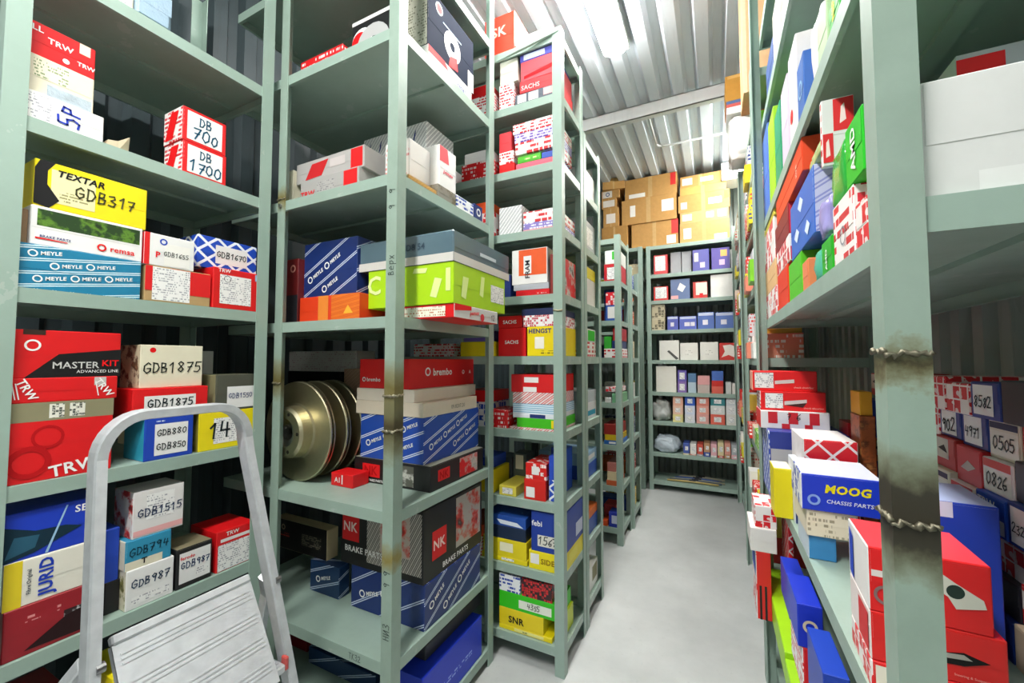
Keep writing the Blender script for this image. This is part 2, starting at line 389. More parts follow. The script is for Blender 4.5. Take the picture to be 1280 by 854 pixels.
GL = {'0': [[(.3, 1), (.08, .8), (.04, .3), (.28, 0), (.52, .25), (.52, .75), (.3, 1)]], '1': [[(.08, .72), (.34, 1), (.3, 0)]],
 '2': [[(.04, .76), (.2, 1), (.46, .95), (.5, .7), (.04, .02), (.6, .05)]], '3': [[(.05, .92), (.4, 1), (.48, .75), (.2, .55), (.55, .33), (.42, .02), (.04, .08)]],
 '4': [[(.12, 1), (.05, .45), (.58, .45)], [(.44, .9), (.4, 0)]], '5': [[(.56, 1), (.14, .98), (.1, .55), (.44, .58), (.54, .28), (.36, 0), (.04, .06)]],
 '6': [[(.5, 1), (.15, .62), (.05, .25), (.25, 0), (.5, .14), (.46, .38), (.1, .34)]], '7': [[(.04, .96), (.56, 1), (.2, 0)], [(.14, .5), (.5, .54)]],
 '8': [[(.5, .85), (.28, 1), (.08, .82), (.5, .25), (.3, 0), (.06, .2), (.3, .5), (.52, .82)]], '9': [[(.5, .8), (.28, 1), (.06, .78), (.24, .52), (.5, .72), (.5, .9), (.42, 0)]],
 'G': [[(.54, .82), (.34, 1), (.06, .7), (.06, .25), (.3, 0), (.56, .2), (.56, .45), (.3, .45)]], 'D': [[(.1, 1), (.1, 0), (.4, .08), (.58, .5), (.4, .92), (.04, 1)]],
 'B': [[(.1, 0), (.1, 1), (.44, .92), (.4, .6), (.1, .52), (.52, .4), (.46, .06), (.06, 0)]], 'P': [[(.1, 0), (.1, 1), (.5, .9), (.46, .55), (.1, .5)]],
 'S': [[(.5, .9), (.2, 1), (.08, .75), (.5, .35), (.4, .02), (.05, .1)]], 'H': [[(.08, 1), (.08, 0)], [(.5, 1), (.5, 0)], [(.08, .5), (.5, .5)]], 'I': [[(.08, 1), (.08, 0), (.5, 1), (.5, 0)]],
 'K': [[(.1, 1), (.1, 0)], [(.5, 1), (.1, .5), (.55, 0)]], 'T': [[(0, 1), (.6, 1)], [(.3, 1), (.3, 0)]], 'e': [[(.08, .4), (.5, .45), (.3, .75), (.06, .5), (.1, .1), (.5, .06)]],
 'p': [[(.1, .75), (.1, -.35)], [(.1, .6), (.4, .75), (.5, .4), (.3, .1), (.1, .2)]], 'x': [[(.06, .75), (.5, 0)], [(.5, .75), (.06, 0)]], 'v': [[(.3, 1), (.1, .95), (.08, 0), (.48, .1), (.44, .45), (.08, .5), (.38, .65), (.36, .95), (.2, 1)]], ' ': []}
def hand_geo(s, w=.075, seed=3):
    rnd = random.Random(seed + len(s)); vs, fs = [], []; x = 0
    for ch in s:
        sc = rnd.uniform(.9, 1.1); dy = rnd.uniform(-.06, .06); sh = rnd.uniform(0, .12)
        for st in GL.get(ch, []):
            q = [(x + px * sc + py * sh, py * sc + dy) for px, py in st]
            for a, b in zip(q, q[1:]):
                dx, dyy = b[0] - a[0], b[1] - a[1]; L = math.hypot(dx, dyy) or 1; nx, ny = -dyy / L * w / 2, dx / L * w / 2; ex, ey = dx / L * w * .4, dyy / L * w * .4
                i = len(vs); vs += [(a[0] - ex - nx, a[1] - ey - ny), (b[0] + ex - nx, b[1] + ey - ny), (b[0] + ex + nx, b[1] + ey + ny), (a[0] - ex + nx, a[1] - ey + ny)]; fs.append((i, i + 1, i + 2, i + 3))
        x += .72 * sc
    return [(a - (x - .1) / 2, b - .5) for a, b in vs], fs, x - .1
def ring_geo(r0, r1, n=16):
    vs = []; fs = []
    for k in range(n):
        a = 2 * math.pi * k / n; vs += [(r0 * math.cos(a), r0 * math.sin(a)), (r1 * math.cos(a), r1 * math.sin(a))]
    for k in range(n): j = (k + 1) % n; fs.append((2 * k, 2 * k + 1, 2 * j + 1, 2 * j))
    return vs, fs
def put2d(parent, name, f, d, geos, mat, off=.0014):
    """geos: list of (verts, faces, u, v, height, rot, clipmargin) placed on face f of a box of size d"""
    V, Fc = [], []
    for vs, fs, u, v, h, rot in geos:
        c, s = math.cos(rot), math.sin(rot); i = len(V)
        V += [fpos(f, u + (x * c - y * s) * h, v + (x * s + y * c) * h, off, d) for x, y in vs]; Fc += [tuple(i + k for k in q) for q in fs]
    me = bpy.data.meshes.new(name); me.from_pydata(V, [], Fc); me.materials.append(mat)
    o = bpy.data.objects.new(name, me); COL.objects.link(o); o.parent = parent
    if name == 'logo_print': o['kind'] = 'stuff'
    return o
def T(f, s, u, v, h, c='wht', w=.92, rot=0, bold=.02, shear=0.): return ('T', f, s, u, v, h, c, w, rot, bold, shear)
def HN(f, s, u, v, h, c='1f2a30', w=.92, rot=0, pen=.125): return ('H', f, s, u, v, h, c, w, rot, pen)
def S(f, u0, v0, u1, v1, m='wht'): return ('S', f, u0, v0, u1, v1, m)
def DISC(f, u, v, h, c='wht', r0=0.): return ('D', f, u, v, h, c, r0)
def POLY(f, pts, c): return ('P', f, pts, c)
def LOGO(f, ang=20., period=.075, s='MEYLE', h=.2, c='wht'): return ('L', f, ang, period, s, h, c)
def decorate(o, d, deco):
    for k, q in enumerate(deco):
        f = q[1]; U, V = fdim(f, d)
        if q[0] == 'S':
            m = q[6] if not isinstance(q[6], str) else P(q[6], .55)
            u0, v0, u1, v1 = q[2] * U, q[3] * V, q[4] * U, q[5] * V
            put2d(o, 'sticker', f, d, [([(u0, v0), (u1, v0), (u1, v1), (u0, v1)], [(0, 1, 2, 3)], 0, 0, 1, 0)], m, .0009 + .00006 * k)
            me = o.children[-1].data if False else None
        elif q[0] == 'T':
            vs, fs, wd = text_geo(q[2], q[9], q[10]); h = q[5] * V
            lim = q[7] * (U if abs(math.sin(math.radians(q[8]))) < .7 else V); h = min(h, lim / wd)
            hw = h * wd / 2 * abs(math.cos(math.radians(q[8]))) + h / 2 * abs(math.sin(math.radians(q[8]))); hv = h * wd / 2 * abs(math.sin(math.radians(q[8]))) + h / 2 * abs(math.cos(math.radians(q[8])))
            uu = min(max(q[3] * U, hw), U - hw) if 2 * hw < U else U / 2; vv = min(max(q[4] * V, hv), V - hv) if 2 * hv < V else V / 2
            put2d(o, 'lettering', f, d, [(vs, fs, uu, vv, h, math.radians(q[8]))], ink(C.get(q[6], q[6])), .0019)
        elif q[0] == 'H':
            vs, fs, wd = hand_geo(q[2], q[9], k); h = q[5] * V; lim = q[7] * (U if abs(math.sin(math.radians(q[8]))) < .7 else V); h = min(h, lim / wd)
            put2d(o, 'handwriting', f, d, [(vs, fs, q[3] * U, q[4] * V, h, math.radians(q[8]))], ink(q[6]), .0020)
        elif q[0] == 'D':
            vs, fs = ring_geo(q[6] if q[6] else .001, .5, 20); h = min(q[4] * V, U * .96, V * .96); uu = min(max(q[2] * U, h / 2), U - h / 2); vv = min(max(q[3] * V, h / 2), V - h / 2)
            put2d(o, 'emblem', f, d, [(vs, fs, uu, vv, h, 0)], ink(C.get(q[5], q[5])), .0013 + .00006 * k)
        elif q[0] == 'P':
            pts = [(a * U, b * V) for a, b in q[2]]
            put2d(o, 'printed_shape', f, d, [(pts, [tuple(range(len(pts)))], 0, 0, 1, 0)], ink(C.get(q[3], q[3])), .0012 + .00006 * k)
        elif q[0] == 'L':
            a = math.radians(q[2]); p = q[3]; h = p * q[5]; vs, fs, wd = text_geo(q[4], .03, .15); rv, rf = ring_geo(.62, .95, 14); g = []
            step = (wd + 3.0) * h; c, s = math.cos(a), math.sin(a)
            for i in range(-12, 40):
                sv = (i + .62) * p
                for j in range(-12, 40):
                    tt = (j + .5 * (i % 2)) * step; u, v = tt * c - sv * s, tt * s + sv * c; du = (wd / 2 + 2.3) * h * c
                    if u - du < .003 or u + du > U - .003 or v - h * 1.1 - du * s < .002 or v + h * 1.1 + du * s > V - .002: continue
                    g.append((vs, fs, u + .9 * h * c, v + .9 * h * s, h, a)); g.append((rv, rf, u - (wd / 2 + .45) * h * c, v - (wd / 2 + .45) * h * s, h, a))
            if g: put2d(o, 'logo_print', f, d, g, ink(C.get(q[6], q[6])), .0013)
def add_uv(me, d):
    uvl = me.uv_layers.new(name='UVMap')
    for p in me.polygons:
        f = face_of(p.normal)
        for li in p.loop_indices: uvl.data[li].uv = fuv(f, me.vertices[me.loops[li].vertex_index].co, d)
def fit(x0, x1, y0, y1, z0, z1, rz, label):
    """trim a carton so that it stands clear of what is already there"""
    lo, hi = [x0, y0, z0], [x1, y1, z1]; c, s = abs(math.cos(math.radians(rz))), abs(math.sin(math.radians(rz)))
    for it in range(12):
        ex = (hi[0] - lo[0], hi[1] - lo[1]); gx = (ex[0] * c + ex[1] * s - ex[0]) / 2; gy = (ex[0] * s + ex[1] * c - ex[1]) / 2; g = (gx, gy, 0); best = None
        for a, b in SOLID:
            pen = [min(hi[k] + g[k], b[k]) - max(lo[k] - g[k], a[k]) for k in range(3)]
            if min(pen) <= .0012: continue
            ch = []
            for k in range(3):
                up = hi[k] + g[k] - a[k]; dn = b[k] - (lo[k] - g[k])      # how much to cut from the high or the low side
                ch.append((up / (hi[k] - lo[k]), k, 1, up)); 
                if k < 2: ch.append((dn / (hi[k] - lo[k]), k, 0, dn))
            m = min(ch)
            if best is None or m[0] > best[0]: best = m
        if best is None: break
        f, k, side, am = best
        if f > .3 and DEBUG: print('TRIM %.2f axis %d: %s' % (f, k, label))
        if f > .85: break
        if side: hi[k] -= am + .0005
        else: lo[k] += am + .0005
    gx = ((hi[0] - lo[0]) * c + (hi[1] - lo[1]) * s - (hi[0] - lo[0])) / 2; gy = ((hi[0] - lo[0]) * s + (hi[1] - lo[1]) * c - (hi[1] - lo[1])) / 2
    SOLID.append(((lo[0] - gx, lo[1] - gy, lo[2]), (hi[0] + gx, hi[1] + gy, hi[2] + .0004)))
    return lo[0], hi[0], lo[1], hi[1], hi[2]
DEBUG = False
def box(x0, x1, y0, y1, z0, z1, skin, label, deco=(), rz=0., cat='box', group=None, name='parts_carton', flap='-y', bev=.0018, lid=None):
    x0, x1, y0, y1, z1 = fit(x0, x1, y0, y1, z0, z1, rz, label)
    sx, sy, sz = x1 - x0, y1 - y0, z1 - z0
    assert sx > .004 and sy > .004 and sz > .004, (label, sx, sy, sz)
    bm = unit_box(sx, sy, sz, min(bev, sx / 8, sy / 8, sz / 8)); t = .0007
    e = min(.004, sx / 10, sy / 10, sz / 10); fv = sz * .55
    if flap == '-y': abox(bm, -sx / 2 + e, sx / 2 - e, -sy / 2 - t, -sy / 2, sz - fv, sz - e)
    if flap == 'x': abox(bm, sx / 2, sx / 2 + t, -sy / 2 + e, sy / 2 - e, sz - fv, sz - e)
    if flap == '-x': abox(bm, -sx / 2 - t, -sx / 2, -sy / 2 + e, sy / 2 - e, sz - fv, sz - e)
    if not isinstance(skin, dict): skin = {'*': skin}
    keys = list(skin); mats = [skin[k] for k in keys]; mats = [P(m) if isinstance(m, str) else m for m in mats]
    base = keys.index('*')
    o = mesh_obj(name, bm, mats)
    for p in o.data.polygons:
        f = face_of(p.normal); p.material_index = keys.index(f) if f in keys else base
    d = (sx, sy, sz); add_uv(o.data, d)
    o.location = ((x0 + x1) / 2, (y0 + y1) / 2, z0 + .0004); o.rotation_euler = (0, 0, math.radians(rz))
    tag(o, label, cat, group); decorate(o, d, deco)
    for c in o.children:
        if c.name.startswith('sticker') and not c.data.uv_layers:
            uvl = c.data.uv_layers.new(name='UVMap')
            for p in c.data.polygons:
                f = face_of(p.normal)
                for li in p.loop_indices: uvl.data[li].uv = fuv(f, c.data.vertices[c.data.loops[li].vertex_index].co, d)
    return z0 + sz + .0004
# faces looking into the aisle from the left (+x), at the camera (-y) or into the aisle from the right (-x)
def L(px0, px1, pyt, z0, skin, label, sb=.012, dep=.2, deco=(), **k):
    X = XL - sb; a, b = onx(px0, pyt, X), onx(px1, pyt, X); return box(X - dep, X, a.y, b.y, z0, a.z, skin, label, deco, flap='x', **k)
def FY(px0, px1, pyt, Y, z0, skin, label, dep=.2, deco=(), h=None, **k):
    a, b = ony(px0, pyt, Y), ony(px1, pyt, Y); return box(a.x, b.x, Y, Y + dep, z0, z0 + h if h else a.z, skin, label, deco, **k)
def CR(pxl, pxc, pxr, pyt, Y, z0, skin, label, deco=(), h=None, **k):
    c = ony(pxc, pyt, Y); a = ony(pxl, pyt, Y); b = onx(pxr, pyt, c.x); return box(a.x, c.x, Y, b.y, z0, z0 + h if h else c.z, skin, label, deco, flap='x', **k)
def RX(px0, px1, pyt, X, z0, skin, label, dep=.12, deco=(), h=None, **k):
    a, b = onx(px0, pyt, X), onx(px1, pyt, X); return box(X, X + dep, b.y, a.y, z0, z0 + h if h else a.z, skin, label, deco, flap='-x', **k)
lines = script('f1f0ee', 'a2a2a8', .008, .5); lines_b = script('f1f0ee', '2a4a9a', .009, .55); lines_r = script('f3efec', 'd83a3a', .011, .55)
meyB = diag('2350b4', 'dfe8f5', .075, .10, 20.); meyN = diag('1c3476', 'c9d4ea', .085, .09, 28.); meyT = diag('1f83ab', 'd8ecf2', .036, .16, 9.); meyD = diag('1b3a63', 'b9c8de', .075, .10, 20.)
febi = lattice('e0202a', 'f6ecea', .055, .13, 45.); febis = lattice('e0202a', 'f6ecea', .035, .16, 45.); blat = lattice('1f4bbd', 'eef2fa', .045, .22, 40.)
chkR = checks('f1ecea', 'dd1c24', .045, .42); chkS = checks('f1ecea', 'dd1c24', .028, .45); chkB = checks('f0f0f2', '2448b4', .03, .4)
wr = script('f3efed', 'd62c34', .016, .6); wr2 = script('f3efed', 'd62c34', .026, .62); wb = script('f0f1f3', '2c4cab', .018, .6); rw = script('dd1a20', 'f6e9e6', .022, .5)
hatch = diag('f3f3f1', '8d8f98', .016, .3, 50.); hatchr = diag('f4eceb', 'd64a4a', .02, .4, 35.)
pic = photo_print('1f1f21', '6d4a40', 'c8c2b8', 14.); picg = photo_print('24401c', '5f8a2c', '182a14', 16.); picr = photo_print('e0161b', 'c9c4bd', '3a2a2a', 10.)
film_grey = film('b7c6d2', .8, .2); film_clear = film('dde7ee', .55, .12)
def LX(px0, px1, pyt, X, z0, skin, label, dep=.2, deco=(), h=None, **k):
    a, b = onx(px0, pyt, X), onx(px1, pyt, X); return box(X - dep, X, a.y, b.y, z0, z0 + h if h else a.z, skin, label, deco, flap='x', **k)
GDB = [S('x', .08, .1, .92, .9, lines)]
def hand2(a, b=None, c='1d3b55'):
    return [HN('x', a, .5, .68, .30, c), HN('x', b, .5, .3, .30, c)] if b else [HN('x', a, .5, .52, .42, c)]
# ---- rack behind the stepladder
z5, z4, z3, z2, z1, z0 = LZ[5], LZ[4], LZ[3], LZ[2], LZ[1], LZ[0]
L(142, 168, -22, z5, 'crm', 'cream carton on the top shelf of the stepladder rack', deco=[S('x', .1, .1, .9, .8, lines)])
L(170, 218, -30, z5, {'*': film('9fb9cc', .85, .2)}, 'translucent blue plastic packet on the top shelf of the stepladder rack', dep=.12, cat='packet', name='plastic_packet', bev=.012)
z = L(25, 132, 106, z4, 'wht', 'long white carton with blue pen numbers under a cream one', dep=.22, deco=[HN('x', '5P', .58, .5, .5, '2a3fb0', rot=90), S('x', .02, .06, .35, .9, lines)])
z = L(33, 120, 62, z, {'*': 'crm', 'z': 'wht'}, 'cream carton with silver film between a red and a white one', sb=.03, deco=[S('x', .3, .03, .97, .35, film_grey), S('x', .1, .45, .6, .9, script('e8e1c8', '8a9a70', .009, .5))])
L(29, 122, 18, z, {'*': 'red'}, 'red carton with white lettering topping the stack above the cream one', sb=.05, deco=[T('x', 'TRW', .5, .62, .16), T('x', 'ALL', .12, .82, .16), T('x', 'TRW', .92, .35, .12), DISC('x', .58, .25, .14), S('x', .76, .68, .92, .98, 'crm')])
# torn end of a carton
bm = bmesh.new()
for q in ([(0, 0, 0), (0, .03, 0), (0, .028, .028), (0, .004, .022)], [(0, .03, 0), (-.01, .058, .002), (.006, .055, .052), (0, .028, .028)], [(0, 0, 0), (-.05, .002, 0), (-.05, .004, .02), (0, .004, .022)], [(0, .004, .022), (0, .028, .028), (-.05, .026, .024), (-.05, .004, .02)]):
    bm.faces.new([bm.verts.new(p) for p in q])
bmesh.ops.remove_doubles(bm, verts=bm.verts[:], dist=.0005); bmesh.ops.solidify(bm, geom=bm.faces[:], thickness=.0016)
o = mesh_obj('torn_carton_end', bm, kraft('d9c9ab')); p = onx(133, 178, XL - .02); o.location = (XL - .02, p.y, z4 + .001)
tag(o, 'torn open carton end with raised flap beside the white carton', 'carton')
rl = {'*': 'red', '-y': wr, 'z': 'red'}
for py, a, b, lab in ((174, 'DB', '1700', 'red carton numbered 1700, lower of the red pair on the shelf'), (131, 'DB', '700', 'red carton numbered 700 standing on another red one')):
    z = L(229, 284, py, z4 if a == 'DB' and b == '1700' else z, rl, lab, dep=.13, deco=[S('x', .1, .08, .9, .92, 'wht'), HN('x', a, .5, .7, .26, '1f5a78'), HN('x', b, .5, .3, .32, '1f5a78'), POLY('-y', [(.1, .1), (.5, .1), (.8, .9), (.4, .9)], 'red')])
z = L(18, 178, 301, z3, {'*': meyT}, 'long teal carton with white diagonal logo print on the rack', dep=.25, deco=[LOGO('x', 9., .036, 'MEYLE', .3)])
zz = L(18, 36, 258, z, kraft('a9896a'), 'brown carton end wedged beside the picture-printed carton', sb=.03)
zr = L(39, 180, 255, z, {'*': 'wht', 'z': 'gry'}, 'white carton with a green landscape picture and red lettering', sb=.016, dep=.22, deco=[S('x', .05, .5, .97, .93, picg), T('x', 'remsa', .8, .2, .24, 'red', w=.24), DISC('x', .6, .22, .2, 'red', .3), T('x', 'BRAKE PARTS', .2, .24, .1, 'navy', w=.25), POLY('x', [(.04, .16), (.3, .16), (.3, .18), (.04, .2)], 'red')])
L(44, 186, 197, zr, {'*': 'yel'}, 'yellow carton with black corner patch and marker number', sb=.02, dep=.2, deco=[S('x', .13, .14, .5, .86, 'f0e9b0'), POLY('x', [(.0, .05), (.12, .0), (.2, .2), (.1, .5), (.1, .8), (.16, 1), (.04, 1), (.0, .8)], 'blk'), T('x', 'TEXTAR', .38, .8, .15, 'blk', bold=.03, shear=.2), HN('x', 'GDB317', .6, .5, .32, '4a4a30', w=.55), S('x', .2, .2, .45, .42, script('f0e9b0', '9a9668', .009, .6))])
z = L(182, 264, 330, z3, {'*': kraft('c0a070')}, 'kraft and red carton with a big white sticker under a smaller one', dep=.16, deco=[S('x', .36, .28, 1, .98, 'red'), S('x', .1, .05, .66, .97, lines), S('x', .0, .3, .1, .98, 'red')])
L(181, 244, 289, z, {'*': 'wht', '-y': 'red'}, 'white and red carton marked 1655 on top of the kraft one', dep=.13, deco=[S('x', 0, 0, .1, 1, 'red'), S('x', .38, .05, .9, .75, 'f7f5ee'), HN('x', 'GDB1655', .62, .42, .18, w=.5), DISC('x', .36, .78, .2, 'blue', .3), T('x', 'P', .26, .35, .18, 'red')])
zr = L(267, 331, 333, z3, {'*': 'red'}, 'red carton with white sticker at the end of the rack shelf', sb=.006, dep=.18, deco=[S('x', .12, .12, .72, .84, lines), S('x', .8, .8, .98, .97, 'lbl'), DISC('x', .26, .74, .17, '40404a', .42), T('x', 'TRW', .2, .94, .09)])
X = XL - .06; a, b = onx(248, 281, X), onx(322, 281, X)
box(X - .14, X, a.y, b.y, max(z, zr), max(z, zr) + .125, {'*': blat}, 'blue and white lattice carton marked 1670', [S('x', .28, .2, .82, .78, 'wht'), HN('x', 'GDB1670', .55, .5, .22, w=.5)], flap='x')
z = L(9, 142, 506, z2, {'*': 'red', '-y': 'brn', 'y': kraft('8a7a58')}, 'large red carton with olive top band at the bottom of its stack', dep=.26, deco=[S('x', 0, .76, 1, 1, '8f8a6a'), S('x', .36, .79, .5, .97, checks('e8e6da', '4a5048', .007, .5)), S('x', .55, .79, .7, .97, checks('e8e6da', '4a5048', .007, .5)), T('x', 'TRW', .62, .12, .15, rot=8), DISC('x', .14, .25, .4, 'b81016', .35), DISC('x', .36, .55, .3, 'b81016', .4)])
z = L(9, 147, 474, z, {'*': 'red'}, 'red carton with slanted white stripes between two larger ones', sb=.014, dep=.25, deco=[T('x', 'TRW', .16, .62, .42, rot=-62), T('x', 'TRW', .86, .5, .42, rot=-55), S('x', .76, .62, .88, .98, 'c9c4c0')] + [POLY('x', [(q, .15), (q + .012, .15), (q - .02, .8), (q - .032, .8)], 'wht') for q in (.06, .09, .8)])
L(9, 152, 411, z, {'*': 'red'}, 'red and black carton topping the stack, with metallic lettering', sb=.02, dep=.24, deco=[POLY('x', [(.14, 0), (1, 0), (1, .62), (.42, .5)], 'blk'), T('x', 'MASTER', .58, .26, .16, 'c9c9c6', w=.42, bold=.01), T('x', 'KIT', .9, .3, .14, 'red', w=.2), T('x', 'ADVANCED LINE', .78, .12, .07, 'wht', w=.4, bold=.0), DISC('x', .2, .68, .24, 'wht', .35), POLY('x', [(.12, .9), (.3, .9), (.3, 1), (.12, 1)], '3a2a22')])
z = L(181, 242, 524, z2, {'*': 'blue', '-y': 'cyn'}, 'blue carton with numbers 880 and 850 on a white sticker', dep=.14, deco=[S('x', .2, .1, .88, .84, 'wht'), HN('x', 'GDB880', .54, .64, .2, w=.6), HN('x', 'GDB850', .54, .3, .2, w=.6), S('x', .2, .87, .85, .95, script('1b45b8', 'd8e0f4', .008, .6))])
z = L(166, 260, 487, z, {'*': 'red'}, 'flat red carton marked 1875 between a blue and a cream one', dep=.16, deco=[S('x', .14, .06, .82, .74, 'wht'), HN('x', 'GDB1875', .48, .48, .36, w=.6), S('x', .16, .08, .8, .22, lines_r)])
L(176, 254, 431, z, {'*': 'ece6cc', '-y': photo_print('d8cfae', '5a3a2a', '8a6a4a', 20.)}, 'cream carton with 1875 written large in marker', sb=.03, dep=.14, deco=[HN('x', 'GDB1875', .5, .48, .5, '1c2420', pen=.1), DISC('x', .18, .88, .12, 'red')])
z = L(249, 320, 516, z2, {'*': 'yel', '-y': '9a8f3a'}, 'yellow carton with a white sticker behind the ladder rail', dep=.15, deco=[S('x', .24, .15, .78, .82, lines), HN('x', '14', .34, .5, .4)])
L(270, 319, 469, z, {'*': '6a6a52', '-y': '8d8a66', 'x': '54564a'}, 'dark olive carton with white sticker above the yellow one', dep=.14, deco=[S('x', .28, .06, .98, .66, 'wht'), HN('x', 'GDB1550', .62, .4, .3, '1d2f70', w=.6)])
box(-2.2, -2.05, .80, 1.0, z2, z2 + .34, kraft('cdbf9a'), 'tall pale carton at the back of the stepladder rack'); box(-2.2, -2.05, 1.01, 1.07, z2, z2 + .38, 'wht', 'narrow white carton at the back of the stepladder rack')
z = L(4, 127, 768, z1, {'*': '9a1824'}, 'dark red carton at the bottom of the stack behind the ladder', dep=.26, deco=[POLY('x', [(.2, .1), (.98, .05), (.98, .62), (.6, .5)], '2a1618'), S('x', .58, .25, .86, .62, photo_print('2a1618', 'e8e8ea', '8a9ab0', 22.)), S('x', .2, .66, .55, .78, script('9a1824', 'd98a8a', .014, .5))])
z = L(5, 127, 708, z, {'*': 'ece8da'}, 'white and yellow carton lettered upright in blue', sb=.016, dep=.25, deco=[S('x', 0, 0, .17, 1, 'e8cf20'), T('x', 'JURID', .42, .5, .3, '2340b4', w=.86, rot=90, bold=.03), T('x', 'Fibre Original', .24, .5, .09, '3a4450', w=.8, rot=90)])
L(5, 127, 646, z, {'*': '1c3ec0'}, 'blue carton with a dark brake pad picture behind the ladder', sb=.02, dep=.24, deco=[POLY('x', [(0, .0), (.3, .1), (.78, .42), (.6, .52), (.3, .55), (0, .75)], '16303f'), POLY('x', [(.02, .08), (.3, .2), (.34, .45), (.1, .5)], '2c5a70'), POLY('x', [(.4, .02), (.43, .02), (.62, .95), (.6, .95)], 'lbl'), T('x', 'SBS', .8, .82, .16)])
L(131, 150, 664, z1 + .10, 'blue', 'narrow blue carton beside the ladder rail', sb=.05, dep=.15); L(131, 150, 730, z1, 'blk', 'black carton under the narrow blue one', sb=.05, dep=.15)
z = L(158, 217, 716, z1, {'*': 'wht', '-y': photo_print('e4e0c8', '8a8a4a', '5a5a3a', 20.)}, 'white carton marked 987 at the bottom of its stack', dep=.14, deco=[HN('x', 'GDB987', .5, .62, .34, '16385a', w=.8), S('x', .12, .1, .9, .3, lines)])
z = L(157, 214, 679, z, {'*': '2f93b8', '-y': 'crm'}, 'cyan carton marked 794 between two pale ones', sb=.016, dep=.13, deco=[S('x', 0, .0, .8, .28, 'crm'), HN('x', 'GDB794', .5, .6, .4, '14303c', w=.84, pen=.1), T('x', 'T', .4, .2, .2, 'blk')])
L(167, 230, 617, z, {'*': 'e9e6e4', '-y': photo_print('e6dcd8', 'd23030', '2a2020', 16.)}, 'pale carton marked 1515 on top of the cyan one', sb=.02, dep=.13, deco=[S('x', .25, .35, .8, .9, lines), HN('x', 'GDB1515', .52, .52, .36, '16305a', w=.86), S('x', .02, .04, .98, .16, 'pnk')])
L(221, 265, 689, z1, {'*': 'blk', 'x': 'blk', 'z': '8d8468'}, 'black framed carton marked 987 with a white panel', dep=.13, deco=[S('x', .08, .12, .95, .88, 'wht'), T('x', 'ferodo', .3, .75, .14, 'red', w=.4), HN('x', 'GDB987', .52, .56, .26, '16386a', w=.8), S('x', .55, .2, .88, .4, lines)])
L(271, 318, 667, z1, {'*': 'red'}, 'red topped carton with white front behind the ladder', dep=.18, deco=[S('x', .04, .02, 1, .66, lines), S('x', .1, .72, .9, .8, 'wht'), T('x', 'TRW', .4, .9, .1)])
L(3, 86, 905, z0, '7c141c', 'dark red carton on the lowest visible shelf behind the ladder', dep=.2, deco=[T('x', 'TRW', .6, .7, .2, 'd98a8a')]); L(140, 170, 850, z0, 'yel', 'yellow carton low down behind the folded ladder platform', dep=.2); L(176, 300, 850, z0, 'dgry', 'grey carton low down behind the folded ladder platform', dep=.2)
def satin():
    t = NT('satin_aluminium'); n = t.noise(t.obj(), 30, 4); return t.out(t.mix(n, srgb('dfe2e5'), srgb('b4b8bc')), .42, .35)
# ---- stepladder: front rails with hoop, folded platform, treads, rear frame
lad = empty('stepladder', (-1.2, .64, 0)); alu = satin()
def lp(x, y, z): return Vector((x + 1.2, y - .64, z))
def rail(pts, w, t, name, mat=alu, up=Vector((1, 0, 0))):
    bm = bmesh.new(); rings = []; pts = [Vector(p) for p in pts]
    for i, p in enumerate(pts):
        d = (pts[min(i + 1, len(pts) - 1)] - pts[max(i - 1, 0)]).normalized(); n = d.cross(up).normalized(); m = n.cross(d).normalized()
        rings.append([bm.verts.new(p + n * a * w / 2 + m * b * t / 2) for a, b in ((-1, -.7), (-.8, -1), (.8, -1), (1, -.7), (1, .7), (.8, 1), (-.8, 1), (-1, .7))])
    for a, b in zip(rings, rings[1:]):
        for k in range(8): bm.faces.new((a[k], a[(k + 1) % 8], b[(k + 1) % 8], b[k]))
    bm.faces.new(rings[0][::-1]); bm.faces.new(rings[-1]); bmesh.ops.recalc_face_normals(bm, faces=bm.faces[:]); return mesh_obj(name, bm, mat, lad)
def xl(z): return -1.40 + (1.36 - z) * .2
pts = [lp(xl(0), .385, 0.0), lp(xl(.6), .425, .6), lp(xl(1.2), .462, 1.2)]
for k in range(9): a = math.pi - k / 8 * math.pi / 2; pts.append(lp(xl(1.25), .465 + .09 + .09 * math.cos(a), 1.25 + .105 * math.sin(a)))
for k in range(9): a = math.pi / 2 - k / 8 * math.pi / 2; pts.append(lp(xl(1.25), .73 + .09 * math.cos(a), 1.25 + .105 * math.sin(a)))
pts += [lp(xl(1.2), .822, 1.2), lp(xl(.6), .88, .6), lp(xl(0), .935, 0)]
rail(pts, .026, .052, 'hoop_rail')
for yy, dy in ((.40, 0), (.95, 0)): rail([lp(xl(.80) - .03, yy + (.037 if yy < .6 else -.09), .80), lp(-1.40, yy + (.01 if yy < .6 else -.03), .70), lp(-1.50, yy, .4), lp(-1.60, yy - (.02 if yy < .6 else -.02), 0)], .024, .034, 'rear_leg')
bm = bmesh.new(); abox(bm, -.012, .012, 0, .56, -.012, .012, 0, .003); o = mesh_obj('rear_brace', bm, alu, lad); o.location = lp(-1.575, .39, .30)
